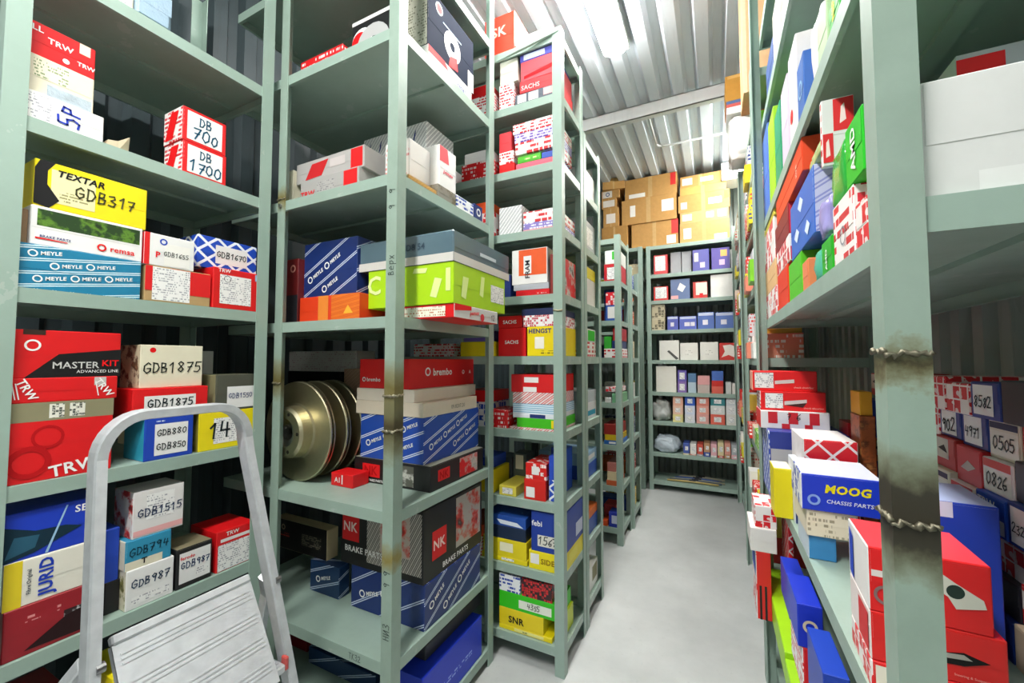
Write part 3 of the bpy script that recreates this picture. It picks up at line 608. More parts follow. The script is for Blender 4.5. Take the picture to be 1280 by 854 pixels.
# folded platform: ribbed plate tipped down between the rails
pl = empty('t'); bpy.data.objects.remove(pl)
bm = bmesh.new(); W_, H_ = .325, .30
abox(bm, 0, W_, -.012, .012, -.01, .012, 0, .004); abox(bm, 0, W_, -.006, .0, -H_, -.01)
for k in range(12):
    q = -.035 - (k // 3) * .068 - (k % 3) * .011; abox(bm, .012, W_ - .012, -.0078, -.006, q - .0022, q + .0022)
for q in (0, W_ - .006): abox(bm, q, q + .006, -.004, .016, -H_, -.01)
o = mesh_obj('folded_platform', bm, alu, lad)
d1 = Vector((.16, 0, -.26)).normalized(); M = Matrix((Vector((0, 1, 0)), Vector((-d1.z, 0, d1.x)) * -1, -d1)).transposed().to_4x4(); M.translation = lp(-1.31, .478, .825); o.matrix_local = M
for zt in (.30, .55):
    bm = bmesh.new(); x = xl(zt); w0 = .43 - (zt) * .0; abox(bm, -.04, .04, 0, .47 - zt * .06, -.012, .012, 0, .004)
    for k in range(5): abox(bm, -.034 + k * .016, -.028 + k * .016, .01, .46 - zt * .06, .012, .0145)
    t_ = mesh_obj('tread', bm, alu, lad); t_.location = lp(x - .01, .41 + zt * .03, zt)
for yy in (.447, .868):
    bm = bmesh.new(); lathe(bm, [(.001, -.008), (.012, -.008), (.012, .008), (.001, .008)], 12); o = mesh_obj('pivot_bolt', bm, metal('9a9a9a', .3), lad); o.location = lp(xl(.80) + .02, yy, .80); o.rotation_euler = (math.pi / 2, 0, 0)
for yy, xx in ((.385, xl(0)), (.935, xl(0)), (.38, -1.60), (.97, -1.60)):
    bm = bmesh.new(); abox(bm, -.024, .024, -.018, .018, 0, .03, 0, .004); o = mesh_obj('rubber_foot', bm, P('2a2a2a', .7), lad); o.location = lp(xx, yy, 0)
bm = bmesh.new(); abox(bm, -.012, .012, -.006, .006, -.02, .02, 0, .003); o = mesh_obj('red_latch', bm, P('c8504a'), lad); o.location = lp(xl(.56) + .02, .868, .56)
tag(lad, 'aluminium stepladder with hoop handrail and folded ribbed platform', 'stepladder')
# ---- corner rack
a0, a1, a2, a3, a4, a5, a6 = AZ; a3 -= .0
FY(376, 428, 79, 1.2, a5, {'*': rw}, 'red carton with white script on the top shelf of the corner rack', dep=.25)
z = FY(430, 488, 34, 1.25, a5, {'*': 'blk'}, 'black carton with round red emblem behind the corner post', dep=.07, deco=[DISC('-y', .16, .55, .5, 'wht'), DISC('-y', .16, .55, .38, 'red'), S('-y', .0, .9, .98, .97, 'wht'), S('-y', .3, .62, .66, .68, 'wht'), DISC('-y', .85, .1, .8, 'b8b8b8', .2)])
z = LX(526, 590, 44, -1.045, a5, {'*': plain('d8d6d2', .8)}, 'white carton with a red triangle under a long black one', dep=.2, deco=[POLY('x', [(0, .55), (.42, .6), (.34, .98), (0, .98)], 'red'), T('x', 'T0241', .72, .3, .3, '6a78a8'), S('-y', .1, .6, .5, .95, 'red')])
LX(531, 592, 6, -1.05, z, {'*': plain('1a2438', .8), '-y': script('b8b6a6', '6a6a58', .012, .5)}, 'long glossy navy carton with a brake disc picture', dep=.2, h=.26, deco=[DISC('x', .5, .42, .5, 'd8d8d8', .15), DISC('x', .22, .82, .2, 'wht'), DISC('x', .22, .82, .15, 'red'), S('x', .3, .66, .7, .68, 'lbl'), POLY('x', [(.42, .02), (.62, .08), (.6, .3), (.45, .22)], 'red'), S('x', .86, 0, 1, .35, 'wht')])
z = FY(376, 448, 228, 1.2, a4, {'*': 'b0aeac'}, 'grey carton with red end, lower of two on the corner rack', deco=[S('-y', .76, .05, .98, .95, 'red'), T('-y', 'TRW', .14, .4, .3, 'red', w=.25), S('-y', .3, .2, .6, .8, script('b0aeac', '77757a', .009, .5))])
FY(371, 455, 207, 1.215, z, {'*': 'b7b4b2'}, 'grey carton with red slanted panel and red end on another', deco=[S('-y', .82, .08, .98, .95, 'red'), POLY('-y', [(.15, .1), (.4, .15), (.5, .85), (.25, .8)], 'c8282c'), S('-y', .52, .4, .74, .8, 'cfc6c4')])
FY(355, 371, 216, 1.2, a4, 'crm', 'small cream carton by the rusted joint of the corner rack')
FY(455, 533, 176, 1.50, a4, {'*': hatch}, 'white carton printed with small black arrow marks', dep=.22, deco=[POLY('-y', [(a_, b_), (a_ + .03, b_ + .05), (a_ + .05, b_ + .16), (a_ + .02, b_ + .11)], 'navy') for a_, b_ in [(.08 + .18 * (k % 5) + .06 * (k // 5), .78 - .26 * (k // 5)) for k in range(15)]])
z = LX(510, 546, 217, -1.045, a4, {'*': diag('cf9f55', 'b58540', .012, .3, 40.), '-y': 'crm'}, 'ribbed kraft carton at the aisle edge of the corner rack', dep=.14)
zg = LX(547.5, 570, 229, -1.045, a4, {'*': photo_print('8a867c', '6a5f4a', 'b0aca0', 12.)}, 'grey brown carton between a kraft and a white one', dep=.14)
LX(571, 592, 243, -1.045, a4, {'*': wb}, 'white carton with blue print on the corner rack edge', dep=.14); LX(593, 603, 254, -1.045, a4, {'*': 'navy'}, 'narrow navy carton with white ring emblem', dep=.14, deco=[DISC('x', .5, .55, .5, 'wht', .3)])
LX(512, 538, 172, -1.10, max(z, zg), {'*': 'e6e2de', '-y': script('e6e2de', 'd88a88', .02, .5)}, 'pale pink and white carton on the ribbed kraft one', dep=.13)
LX(540, 590, 172, -1.05, max(z, zg) + .001, {'*': 'efeeec'}, 'white carton with red triangle and red script lettering', dep=.15, deco=[POLY('x', [(0, .6), (.55, .62), (.45, .98), (0, .98)], 'e2646a'), T('x', 'pemex', .5, .36, .22, 'd83a4a', w=.6, shear=.2), S('-y', .0, .0, .2, 1, 'd83a4a')])
z = CR(482, 568, 622, 379, 1.27, a3, {'*': 'red', 'x': 'd9d8d6'}, 'red and white carton under the lime one', deco=[S('-y', .3, .12, .88, .86, script('f2efdf', 'c88a6a', .01, .5)), POLY('x', [(0, .5), (.35, .7), (.35, 1), (0, 1)], 'red'), T('x', 'pemex', .42, .45, .34, 'red', w=.4, shear=.2, rot=6), HN('x', '12', .86, .4, .4), DISC('x', .6, .0, .6, 'd8404a')])
z = CR(461, 567, 631, 326, 1.265, z, {'*': 'b3e016'}, 'lime green carton overhanging the aisle on the corner rack', deco=[S('x', .68, .25, .97, .72, lines), T('-y', 'C', .05, .6, .5, 'e4f2a8'), POLY('-y', [(.75, .2), (.82, .15), (.88, .6), (.8, .65)], 'dff09a'), POLY('-y', [(.92, .3), (.97, .3), (.97, .85), (.92, .85)], 'dff09a'), POLY('x', [(.12, .2), (.2, .15), (.25, .7), (.15, .7)], 'dff09a'), POLY('x', [(.45, .35), (.52, .3), (.55, .85), (.48, .85)], 'dff09a'), POLY('-y', [(.55, .8), (.7, .78), (.72, .9), (.57, .92)], 'dff09a')])
CR(450, 567, 636, 286, 1.262, z, {'*': plain('5d7480', .18), 'z': '9aa6ac'}, 'dark glossy lidded case with pale rim on the lime carton', deco=[S('-y', 0, 0, 1, .28, 'd6d2cc'), S('x', 0, 0, 1, .28, 'd6d2cc'), S('x', .42, .5, .72, .62, 'c8d4dc'), T('-y', 'HD8 54', .6, .6, .22, '3a4c5a', w=.3)], bev=.006)
FY(349, 373, 327, 1.22, a3, {'*': '6a1c1c'}, 'dark red and black carton by the corner rack joint', dep=.18, deco=[S('-y', 0, 0, 1, .45, '24242a'), DISC('-y', .75, .85, .12, 'c8887a', .3)])
z = FY(375, 458, 373, 1.22, a3, {'*': 'e8401a'}, 'orange red carton with ribbed orange band', dep=.22, deco=[S('-y', .55, 0, 1, 1, diag('f07a22', 'd85a18', .02, .3, 8.)), S('-y', .33, 0, .5, 1, 'f08a30'), POLY('-y', [(.75, .3), (.9, .3), (.82, .6)], 'f6b23a')])
FY(375, 458, 308, 1.25, z, {'*': meyN}, 'navy carton with diagonal logo print on the orange one', dep=.2, deco=[LOGO('-y', 28., .085, 'MEYLE', .2)])
# brake discs standing on edge
def brake_disc(y, label, r=.222):
    o = empty('brake_disc', (-1.70, y, a2 + r + .001)); solid(-1.865, -1.535, y - .07, y + .016, a2, a2 + .07); solid(-1.70 - r, -1.70 + r, y - .07, y + .016, a2 + .07, a2 + 2 * r); cast = metal('cbc3a2', .34); dark = metal('5a5648', .6)
    bm = bmesh.new(); lathe(bm, [(.062, .07), (.10, .07), (.112, .06), (.115, .016), (.125, .012), (r - .004, .012), (r, .009), (r, .003), (r - .03, .002), (.13, .002)], 56)
    b = mesh_obj('front_rotor', bm, cast, o, smooth=False); b.rotation_euler = (math.pi / 2, 0, 0)
    bm = bmesh.new(); lathe(bm, [(.13, -.006), (r - .03, -.006), (r, -.007), (r, -.013), (r - .004, -.016), (.125, -.016), (.125, -.006)], 56)
    b = mesh_obj('rear_rotor', bm, cast, o); b.rotation_euler = (math.pi / 2, 0, 0)
    bm = bmesh.new()
    for k in range(40):
        q = bmesh.new(); abox(q, .13, r - .006, -.003, .003, -.006, .002); q.transform(Matrix.Rotation(k / 40 * 2 * math.pi, 4, 'Z')); me = bpy.data.meshes.new('t'); q.to_mesh(me); q.free(); bm.from_mesh(me); bpy.data.meshes.remove(me)
    b = mesh_obj('vent_vanes', bm, dark, o, 'stuff'); b.rotation_euler = (math.pi / 2, 0, 0)
    bm = bmesh.new(); lathe(bm, [(.062, .07), (.062, .058), (.035, .056), (.035, .01)], 40); b = mesh_obj('hub_bore', bm, metal('dcdcd6', .22), o, smooth=False); b.rotation_euler = (math.pi / 2, 0, 0)
    for k in range(5):
        q = 2 * math.pi * k / 5; bm = bmesh.new(); lathe(bm, [(.0005, .0715), (.008, .0715), (.008, .069)], 12)
        b = mesh_obj('bolt_hole', bm, P('26241e', .7), o); b.location = (.085 * math.cos(q), 0, .085 * math.sin(q)); b.rotation_euler = (math.pi / 2, 0, 0)
    tag(o, label, 'brake disc')
brake_disc(1.25, 'bare brake disc with bright hub, outermost of three on the corner rack'); brake_disc(1.335, 'bare brake disc between two others on the corner rack'); brake_disc(1.42, 'innermost of three bare brake discs, nearest the hatched carton')
z = CR(443, 538, 604, 584, 1.37, a2, {'*': 'blk', 'z': '9a9888'}, 'black carton with red NK emblem under the blue logo carton', deco=[S('-y', .12, .25, .36, .78, 'red'), T('-y', 'NK', .24, .52, .36, 'b81418', w=.2), T('-y', 'BRAKE PARTS', .3, .12, .1, w=.4), S('x', .12, .3, .32, .75, 'red'), T('x', 'NK', .22, .52, .3, 'b81418', w=.18), S('x', .5, .1, .86, .9, picr), S('-y', .6, .1, .8, .9, photo_print('5a5a52', 'c8c8c0', '2a2a28', 14.))])
z = CR(451, 530, 598, 523, 1.375, z, {'*': meyB}, 'bright blue carton with diagonal white logo print', deco=[LOGO('-y', 20., .075, 'MEYLE', .2), LOGO('x', 20., .075, 'MEYLE', .2)])
z = CR(445, 529, 596, 505, 1.37, z, {'*': 'e9dcc8'}, 'flat cream carton with a stamped number above the blue one', deco=[T('x', '09.8207.20', .6, .45, .3, '8a8478', w=.35, bold=0)])
z = CR(443, 519, 594, 488, 1.372, z, {'*': 'efe4d4'}, 'flat cream carton below the red lettered one', rz=-1, deco=[T('-y', '09.9077', .7, .5, .3, '9a948a', w=.4, bold=0)])
CR(450, 512, 593, 449, 1.38, z, {'*': 'red'}, 'red carton with white lettering topping the cream pair', deco=[DISC('x', .24, .56, .3, 'wht', .32), T('x', 'brembo', .46, .54, .26, bold=.03, w=.34), DISC('x', .8, .5, .16, 'wht', .3), T('x', 'A', .92, .5, .14), T('-y', 'brembo', .3, .3, .14), DISC('-y', .1, .3, .16, 'wht', .3)])
z = FY(428, 452, 545, 1.57, a2, 'navy', 'navy carton standing behind the brake discs', dep=.2)
FY(430, 452, 461, 1.575, z, {'*': diag('d0a888', 'b08868', .016, .35, 35.), '-y': diag('c9a58c', 'a98468', .016, .35, 35.)}, 'hatched tan carton behind the brake discs', dep=.2)
z = FY(360, 425, 464, 1.64, a2, 'blk', 'black carton at the back behind the brake discs', dep=.16)
FY(346, 452, 440, 1.66, z, {'*': 'e4e0da', '-y': script('e4e0da', 'c8a0a8', .012, .4)}, 'flat white carton above the black one behind the brake discs', dep=.14)
FY(414, 441, 590, 1.27, a2, {'*': 'red'}, 'small red carton beside the brake discs', h=.055, dep=.09, deco=[T('-y', 'A1', .3, .5, .4), S('-y', .5, .2, .55, .9, 'wht')])
z = CR(388, 424, 437, 711, 1.33, a1, {'*': meyD}, 'small navy logo carton under the tan one', deco=[LOGO('-y', 15., .075, 'MEYLE', .2)])
CR(342, 409, 423, 664, 1.35, z, {'*': 'd8c39a', '-y': '1d1b1a'}, 'black fronted tan carton on the small navy one', deco=[S('-y', .55, .3, .9, .7, script('2a2826', '8a8470', .008, .6)), DISC('-y', .2, .75, .2, 'a89880', .3), S('-y', .08, .44, .32, .56, script('1d1b1a', 'a83a30', .012, .6))])
z = CR(439, 531, 600, 733, 1.325, a1, {'*': meyN}, 'wide navy logo carton on the low shelf of the corner rack', deco=[LOGO('-y', 12., .085, 'MEYLE', .2), LOGO('x', 28., .085, 'MEYLE', .2)])
CR(427, 530, 602, 640, 1.32, z, {'*': 'blk', '-y': 'blk'}, 'large black carton with red NK emblem on the navy one', deco=[S('-y', .02, .35, .24, .78, 'red'), T('-y', 'NK', .13, .56, .3, 'f4d8d0', w=.18), T('-y', 'BRAKE PARTS', .3, .24, .09, w=.5), S('-y', .34, .1, .98, .95, diag('c8c2ba', '4a4640', .016, .4, 60.)), S('-y', .5, .3, .85, .92, photo_print('c8b8ac', 'd83020', '3a3a3a', 7.)), S('x', .12, .25, .34, .65, 'red'), T('x', 'NK', .23, .45, .26, 'f4d8d0', w=.18), S('x', .5, .2, .96, .95, photo_print('b0aaa2', 'c83a2a', '2a2a2a', 9.)), T('x', 'BRAKE PARTS', .5, .1, .08, w=.6)])
FY(386, 470, 808, 1.36, a0, {'*': meyD}, 'navy logo carton on the bottom shelf of the corner rack', dep=.2, deco=[LOGO('-y', 10., .075, 'MEYLE', .2)])
FY(350, 384, 800, 1.4, a0, {'*': 'dred'}, 'dark red carton on the bottom shelf of the corner rack', dep=.2, h=.12)
z = LX(528, 602, 850, -1.04, a0, {'*': '1836c8'}, 'royal blue carton on the bottom shelf of the corner rack', dep=.2, deco=[S('x', .1, .3, .8, .45, script('1836c8', '9ab0f0', .012, .6))])
LX(532, 600, 800, -1.09, z, {'*': '3a3c40'}, 'charcoal carton on the royal blue one', dep=.2, h=.06)
# marker writing on the corner post and its lowest lip
po = pA['b']; d = (PW, PT, 3.45)
def mark(parent, s, z, h, name='marker_writing', rot=90, x=-.024, y=-.0008):
    vs, fs, wd = hand_geo(s, .1, 5); V = []
    for a, b in vs:
        a, b = a * h, b * h; V.append((x - b, y, z + a) if rot else (x + a, y, z + b))
    me = bpy.data.meshes.new(name); me.from_pydata(V, [], fs); me.materials.append(ink('3c4845')); o = bpy.data.objects.new(name, me); COL.objects.link(o); o.parent = parent
mark(po, 'vepx', 1.845, .026); mark(po, '9  9', 2.09, .026); mark(po, 'HI3', .55, .026); mark(po, '9 9', .73, .026)
bm = bmesh.new(); lathe(bm, [(.0005, .009), (.008, .009), (.009, .006), (.009, 0)], 6); o = mesh_obj('bolt', bm, metal('c8c8c4', .3), pA['a']); o.location = (.024, -.0005, 2.17); o.rotation_euler = (math.pi / 2, 0, 0)
shl = [c for c in rackA.children if c.name.startswith('shelf') and abs(c.location.z - a1) < .001][0]
mark(shl, 'TK32', -.021, .02, 'marker_writing', 0, ony(443, 830, YA).x + 2.05, -.0008)
# ---- tall rack with the yellow cartons
b1, b2, b3, b4, b5, b6, b7, b8, b9 = BZ[:9]; TB = 3.165; YF = 1.915
def F(px0, px1, pyt, z0, skin, label, Y=YF, dep=.28, deco=(), **k): return FY(px0, px1, pyt, Y, z0, skin, label + TAIL, dep, deco, **k)
def wl(f='-y', u0=.2, v0=.2, u1=.8, v1=.8): return [S(f, u0, v0, u1, v1, lines)]
TAIL = ' on the roof of the yellow-carton rack'
F(606, 643, 28, TB, {'*': 'e8402a'}, 'orange red carton', deco=[T('-y', 'SK', .5, .6, .25, 'f6c8b8')]); F(646, 690, 12, TB, {'*': 'e8e4dc'}, 'white carton', dep=.25, h=.06)
TAIL = " on the yellow-carton rack top shelf"
z = F(624, 642, 108, b9, {'*': wr}, 'white carton with red script'); F(625, 647, 68, z, {'*': 'e6e3d6'}, 'big plain cream carton')
z = F(644, 695, 120, b9, {'*': '5d6470'}, 'flat charcoal carton with white panels', deco=[S('-y', .06, .2, .28, .9, 'wht'), S('-y', .34, .2, .58, .9, 'wht'), S('-y', .7, .3, .95, .9, 'pnk')])
z = F(649, 695, 104, z, {'*': 'ee3a40'}, 'flat bright red carton under a pinkish red one', deco=[T('-y', 'SACHS', .3, .4, .4, 'f8c0c0')], rz=1.5)
z = F(651, 693, 79, z, {'*': 'f05660'}, 'pinkish red carton with a dark stripe', deco=[POLY('-y', [(.1, .1), (.95, .3), (.95, .5), (.1, .25)], 'c01820')])
F(650, 690, 58, z, {'*': '5a5cc8'}, 'violet blue carton with a white window', deco=[S('-y', .12, .15, .78, .85, 'e8ecf8')])
TAIL = " on the yellow-carton rack, second shelf down"
z = F(624, 643, 207, b8, {'*': 'red'}, 'flat red carton beside the layered ones'); z = F(624, 642, 192, z, {'*': wr}, 'white carton with red rows'); F(624, 639, 168, z, {'*': 'e84048'}, 'red twist-patterned carton')
z = F(645, 694, 206, b8, {'*': 'f06a80'}, 'flat pink carton at the bottom of the layers'); zg = F(647, 676, 197, z, {'*': '52b82e'}, 'flat green carton', deco=[S('-y', .1, .25, .9, .75, script('52b82e', 'd8f0a0', .014, .6))]); F(677, 693, 191, z, {'*': '3a5cc0'}, 'flat blue carton beside the green one')
z = F(644, 693, 180, zg + .012, {'*': wr2}, 'white carton with red script above the green one'); z = F(643, 693, 169, z, {'*': script('cfc8e6', '6a50b0', .014, .6)}, 'lilac printed flat carton'); F(641, 693, 157, z, {'*': wr}, 'white carton with red script topping the layers')
TAIL = " on the yellow-carton rack, third shelf down"
F(624, 652, 261, b7, {'*': hatch}, 'white carton with rows of grey dashes'); z = F(654, 697, 288, b7, {'*': 'e8a8b0'}, 'flat pink carton'); z = F(654, 697, 280, z, {'*': script('8a7cc4', 'f0eef8', .014, .6)}, 'flat lilac carton'); F(654, 697, 266, z, {'*': wr2}, 'white carton with red lettering')
TAIL = " on the orange filter carton's shelf"
z = F(645, 687, 364, b6, {'*': 'd81820'}, 'flat red carton', deco=[S('-y', .6, .3, .95, .7, rw)]); z = F(642, 686, 357, z, {'*': 'b9bcc4'}, 'flat silver carton')
F(640, 684, 314, z, {'*': 'f2efec'}, 'white and orange filter carton lettered upright', deco=[S('-y', .2, .25, .98, .98, 'ee5a1a'), S('-y', .34, .3, .56, .8, 'wht'), T('-y', 'FRAM', .45, .42, .17, '303038', w=.5, rot=90)], dep=.2)
F(623, 638, 345, b6, {'*': 'navy'}, 'navy carton'); F(687.5, 698, 318, b6, {'*': '8a2a26', 'x': picr}, 'dark red carton', dep=.28)
TAIL = " on the yellow filter carton's shelf"
z = F(623, 657, 411, b5, {'*': 'red'}, 'large red carton', deco=[T('-y', 'SACHS', .5, .5, .13)]); F(623, 652, 396, z, {'*': 'e01a1c'}, 'small red carton on a larger one', deco=[T('-y', 'SACHS', .5, .5, .3)])
z = F(659, 698, 409, b5, {'*': 'f2d80f'}, 'yellow filter carton', deco=[T('-y', 'HENGST', .42, .85, .16, 'navy', bold=.03), S('-y', .25, .25, .55, .65, 'f6f2e4'), S('-y', .45, .08, .85, .18, script('f2d80f', '7a6a20', .012, .6))])
z = F(654, 697, 395, z, {'*': checks('f2eeee', 'c83a50', .012, .5)}, 'white carton with red floral print'); F(650, 697, 387, z, {'*': '24305c'}, 'flat navy carton')
TAIL = " on the light blue striped carton's shelf"
z = F(637, 697, 533, b4, {'*': hatchr}, 'flat white carton with red dashes'); z = F(646, 697, 522, z, {'*': '46c01e'}, 'flat bright green carton', deco=[S('-y', .85, .1, .98, .9, 'yel')]); z = F(641, 696, 516, z, {'*': 'e8ecf2'}, 'flat white and navy carton', deco=[S('-y', .4, .1, .75, .9, 'navy')])
z = F(641, 696, 504, z, {'*': diag('8fc0de', 'e2f0f8', .02, .5, 0.)}, 'light blue striped carton'); z = F(641, 695, 490, z, {'*': hatchr}, 'white carton with red slanted print'); F(639, 695, 468, z, {'*': 'e01c20'}, 'red lidded carton with two paper slips', deco=[S('-y', .3, .55, .62, .85, 'wht'), S('-y', .28, .02, .58, .3, 'wht')])
F(610, 635, 512, b4, {'*': rw}, 'red and white script carton', dep=.2)
TAIL = " on the small red pair's shelf"
F(624, 645, 606, b3, {'*': 'e8d850'}, 'small pale yellow carton', dep=.2, deco=wl()); z = F(655, 682, 598, b3, {'*': 'd8241c'}, 'lower red carton with white sticker', dep=.2, deco=[S('-y', .1, .12, .5, .62, 'wht')]); F(657, 683, 578, z, {'*': checks('d8201c', 'f0e0dc', .02, .3)}, 'upper red carton with scattered white print', dep=.2, deco=[S('-y', .3, .3, .65, .8, 'wht')])
z = F(686, 700, 600, b3, {'*': blat}, 'white and blue wrapped carton', Y=YF + .02, dep=.1); F(686, 699, 570, z, {'*': '2a52c8'}, 'upright blue carton', Y=YF + .02, dep=.1)
z = F(684, 704, 590, b3, {'*': '2350c4'}, 'blue carton with white flash', Y=2.06, dep=.15); F(684, 704, 562, z, {'*': '2c5ad0'}, 'blue carton piled on another blue one', Y=2.06, dep=.15)
F(624, 640, 570, b3, {'*': '3a4450'}, 'charcoal carton at the back', Y=2.1, dep=.12); F(640, 656, 567, b3, {'*': '55605a'}, 'slate carton with paper slip at the back', Y=2.1, dep=.12, deco=[S('-y', .2, .5, .8, .95, 'crm')])
TAIL = ' above the green carton\'s shelf'
z = F(602, 659, 689, b2, {'*': 'f0dc18'}, 'wide yellow carton', deco=[S('-y', .45, .3, .72, .8, lines)]); z = F(604, 658, 668, z, {'*': 'ecd820'}, 'upper yellow carton', deco=[S('-y', .4, .3, .7, .8, 'f6f2d0')])
z = F(606, 657, 653, z, {'*': '20304c'}, 'dark navy carton'); F(606, 657, 640, z, {'*': '2a58b4'}, 'sloping blue carton with white patch', deco=[POLY('-y', [(.4, .2), (.95, .1), (.8, .5), (.3, .6)], 'e4ecf6')])
z = F(661, 705, 687, b2, {'*': 'f2e012'}, 'yellow carton jutting out under the blue one', dep=.36, deco=[S('-y', .05, .3, .3, .85, 'wht'), T('-y', 'SIDEM', .62, .5, .3, '8a6a18'), S('x', .2, .3, .6, .8, 'f6ea60')])
F(664, 705, 638, z, {'*': '1f3f9e', 'z': '3a5ab8'}, 'blue carton with white label strip', dep=.33, deco=[S('-y', .2, .14, .85, .42, 'e8e6da'), HN('-y', '1567', .5, .28, .18), T('-y', 'febi', .18, .7, .14), S('x', .55, .15, .9, .5, 'c8d0e8')])
TAIL = " on the yellow-carton rack's lowest shelf"
z = F(624, 690, 778, b1, {'*': 'f2dc10'}, 'bottom yellow carton', dep=.22, deco=[S('-y', .3, .2, .85, .85, 'f4ee90'), T('-y', '36.40', .5, .5, .35, '5a5a30')]); z = F(624, 679, 757, z, {'*': 'efd61a'}, 'yellow carton with black lettering', dep=.2, deco=[T('-y', 'SNR', .4, .4, .4, 'blk', bold=.03)])
z = F(624, 697, 737, z, {'*': '38c81c'}, 'bright green carton with white label', dep=.2, deco=[S('-y', .35, .2, .9, .7, 'eef4e4'), HN('-y', '4355', .6, .45, .3)]); F(652, 690, 722, z, {'*': checks('3a2424', 'd83030', .012, .6)}, 'dark carton with red diamond print', dep=.2); F(624, 650, 716, z, {'*': wb}, 'white carton with blue print')
F(699, 707, 735, b1, {'*': 'c8d820'}, 'lime yellow carton on end', Y=2.0, dep=.12)
# cartons seen through the corner rack
TAIL = ' seen through the corner rack'
for k, (zz, sk, hh, nm) in enumerate(((b9, wr, .12, 'white and red script carton'), (b8, rw, .1, 'red and white script carton'), (b7, chkS, .14, 'red checked carton'), (b6, 'navy', .12, 'navy carton'), (b5, 'yel', .08, 'yellow carton'), (b4, chkB, .13, 'blue checked carton'), (b3, 'yel', .12, 'yellow carton standing low'), (b2, wr, .1, 'white carton standing low'))):
    z = box(-1.27, -1.06, YF, YF + .25, zz, zz + hh, {'*': sk}, nm + TAIL); box(-1.25, -1.08, YF, YF + .22, z, z + .06, {'*': ['red', 'wht', 'org', wr, 'pur', 'red', 'blue', 'org'][k]}, ['flat red carton', 'flat white carton', 'flat orange carton', 'flat script carton', 'flat violet carton', 'flat scarlet carton', 'flat blue carton', 'flat amber carton'][k] + ', upper one,' + TAIL)
    box(-1.60, -1.32, YF, YF + .25, zz, zz + hh * .9, {'*': [chkS, 'wht', wb, 'dgry', wr, 'crm', 'blue', meyD][k]}, ['checked carton', 'white carton', 'blue print carton', 'charcoal carton', 'red script carton', 'cream carton', 'blue carton', 'navy striped carton'][k] + ' far inside the yellow-carton rack')
# ---- back-to-back rack: aisle ends
TAIL = ' on the end of the back-to-back rack'
def E2(px0, px1, pyt, z0, skin, label, X=-.70, dep=.25, deco=(), **k): return LX(px0, px1, pyt, X, z0, skin, label + TAIL, dep, deco, **k)
def E3(z0, items):
    z = z0
    for skin, h, label, dc in items: z = box(-.98, -.69, 2.345, 2.60, z, z + h, skin, label + TAIL, dc, flap='x')
E3(b8, [({'*': 'wht'}, .17, 'white carton high up', [])]); E3(b7, [({'*': 'b8bcc0'}, .19, 'grey carton', wl('x'))]); E3(b6, [({'*': 'e8e6e2'}, .17, 'white carton under a yellow one', []), ({'*': 'f0dc10'}, .07, 'small yellow carton', [])])
E3(b5, [({'*': wr2}, .09, 'pink script carton', []), ({'*': 'e4ecec'}, .08, 'white and green carton', [S('x', .3, .1, .9, .9, 'grn')])]); E3(b4, [({'*': 'e6eaee'}, .10, 'white carton with a blue strip', [S('x', .1, .2, .9, .5, 'cyn')]), ({'*': 'c8d4dc'}, .07, 'pale steel carton', [])])
E3(b3, [({'*': '3058b8'}, .08, 'blue carton under a light blue one', []), ({'*': 'lbl'}, .07, 'light blue carton', [S('x', .1, .3, .8, .7, 'wht')])]); E3(b2, [({'*': '2c50a8'}, .09, 'deep blue carton', []), ({'*': 'e0702c'}, .05, 'flat orange carton', [])]); E3(b1, [({'*': 'e6e6e0'}, .14, 'white carton at the foot', [S('x', .5, .3, .9, .9, 'olv')])])
# ---- narrow rack with the small blue carton
TAIL = ' on the narrow rack'
def G(px0, px1, pyt, z0, skin, label, Y=3.44, dep=.28, deco=(), **k): return FY(px0, px1, pyt, Y, z0, skin, label + TAIL, dep, deco, **k)
c1, c2, c3, c4, c5, c6, c7 = BZ[:7]
z = G(755, 774, 331, c7, {'*': 'c8202c'}, 'red carton with white patch', deco=wl('-y', .2, .1, .8, .8)); G(756, 774, 314, z, {'*': 'e8f0ea'}, 'white carton with green blot', deco=[S('-y', .5, .3, .95, .9, 'grn')])
G(755, 767, 356, c6, {'*': '2a4890'}, 'blue carton at the back', Y=3.62, dep=.15); z = G(757, 774, 382, c6, {'*': '3460b8'}, 'blue carton with white sticker', deco=[S('-y', .15, .15, .85, .9, 'wht')], dep=.12); G(757, 770, 366, z, {'*': checks('d82430', 'f2d8d8', .02, .4)}, 'red and white carton piled on the blue one', dep=.12)
z = G(755, 776, 436, c5, {'*': wr2}, 'pink and white script carton'); z1_ = G(765, 775, 426, z, {'*': '20306c'}, 'navy carton'); G(755, 764, 421, z, {'*': '3cb43a'}, 'green carton'); G(766, 775, 410, z1_, {'*': 'b82028'}, 'deep red carton')
z = G(756, 764, 497, c4, {'*': 'e8e8e4'}, 'white carton'); G(765, 776, 492, c4, {'*': '7ab88a'}, 'pale green carton'); G(757, 774, 484, max(z, c4 + .09), {'*': checks('f0eceb', 'd82430', .025, .5)}, 'white and red checked carton')
z = G(755, 776, 550, c3, {'*': '2f6cc0'}, 'flat blue carton', deco=[S('-y', .3, .2, .7, .7, 'wht')]); z = G(756, 775, 543, z, {'*': 'd8b818'}, 'flat ochre carton'); G(755, 774, 530, z, {'*': 'a02c24'}, 'brick red carton')
z = G(758, 772, 600, c2, {'*': 'e06a3a'}, 'orange carton at the bottom of a small pile'); z = G(759, 771, 589, z, {'*': 'f0dcb0'}, 'cream carton in the small pile'); G(759, 770, 578, z, {'*': 'c87a70'}, 'rose carton topping the small pile')
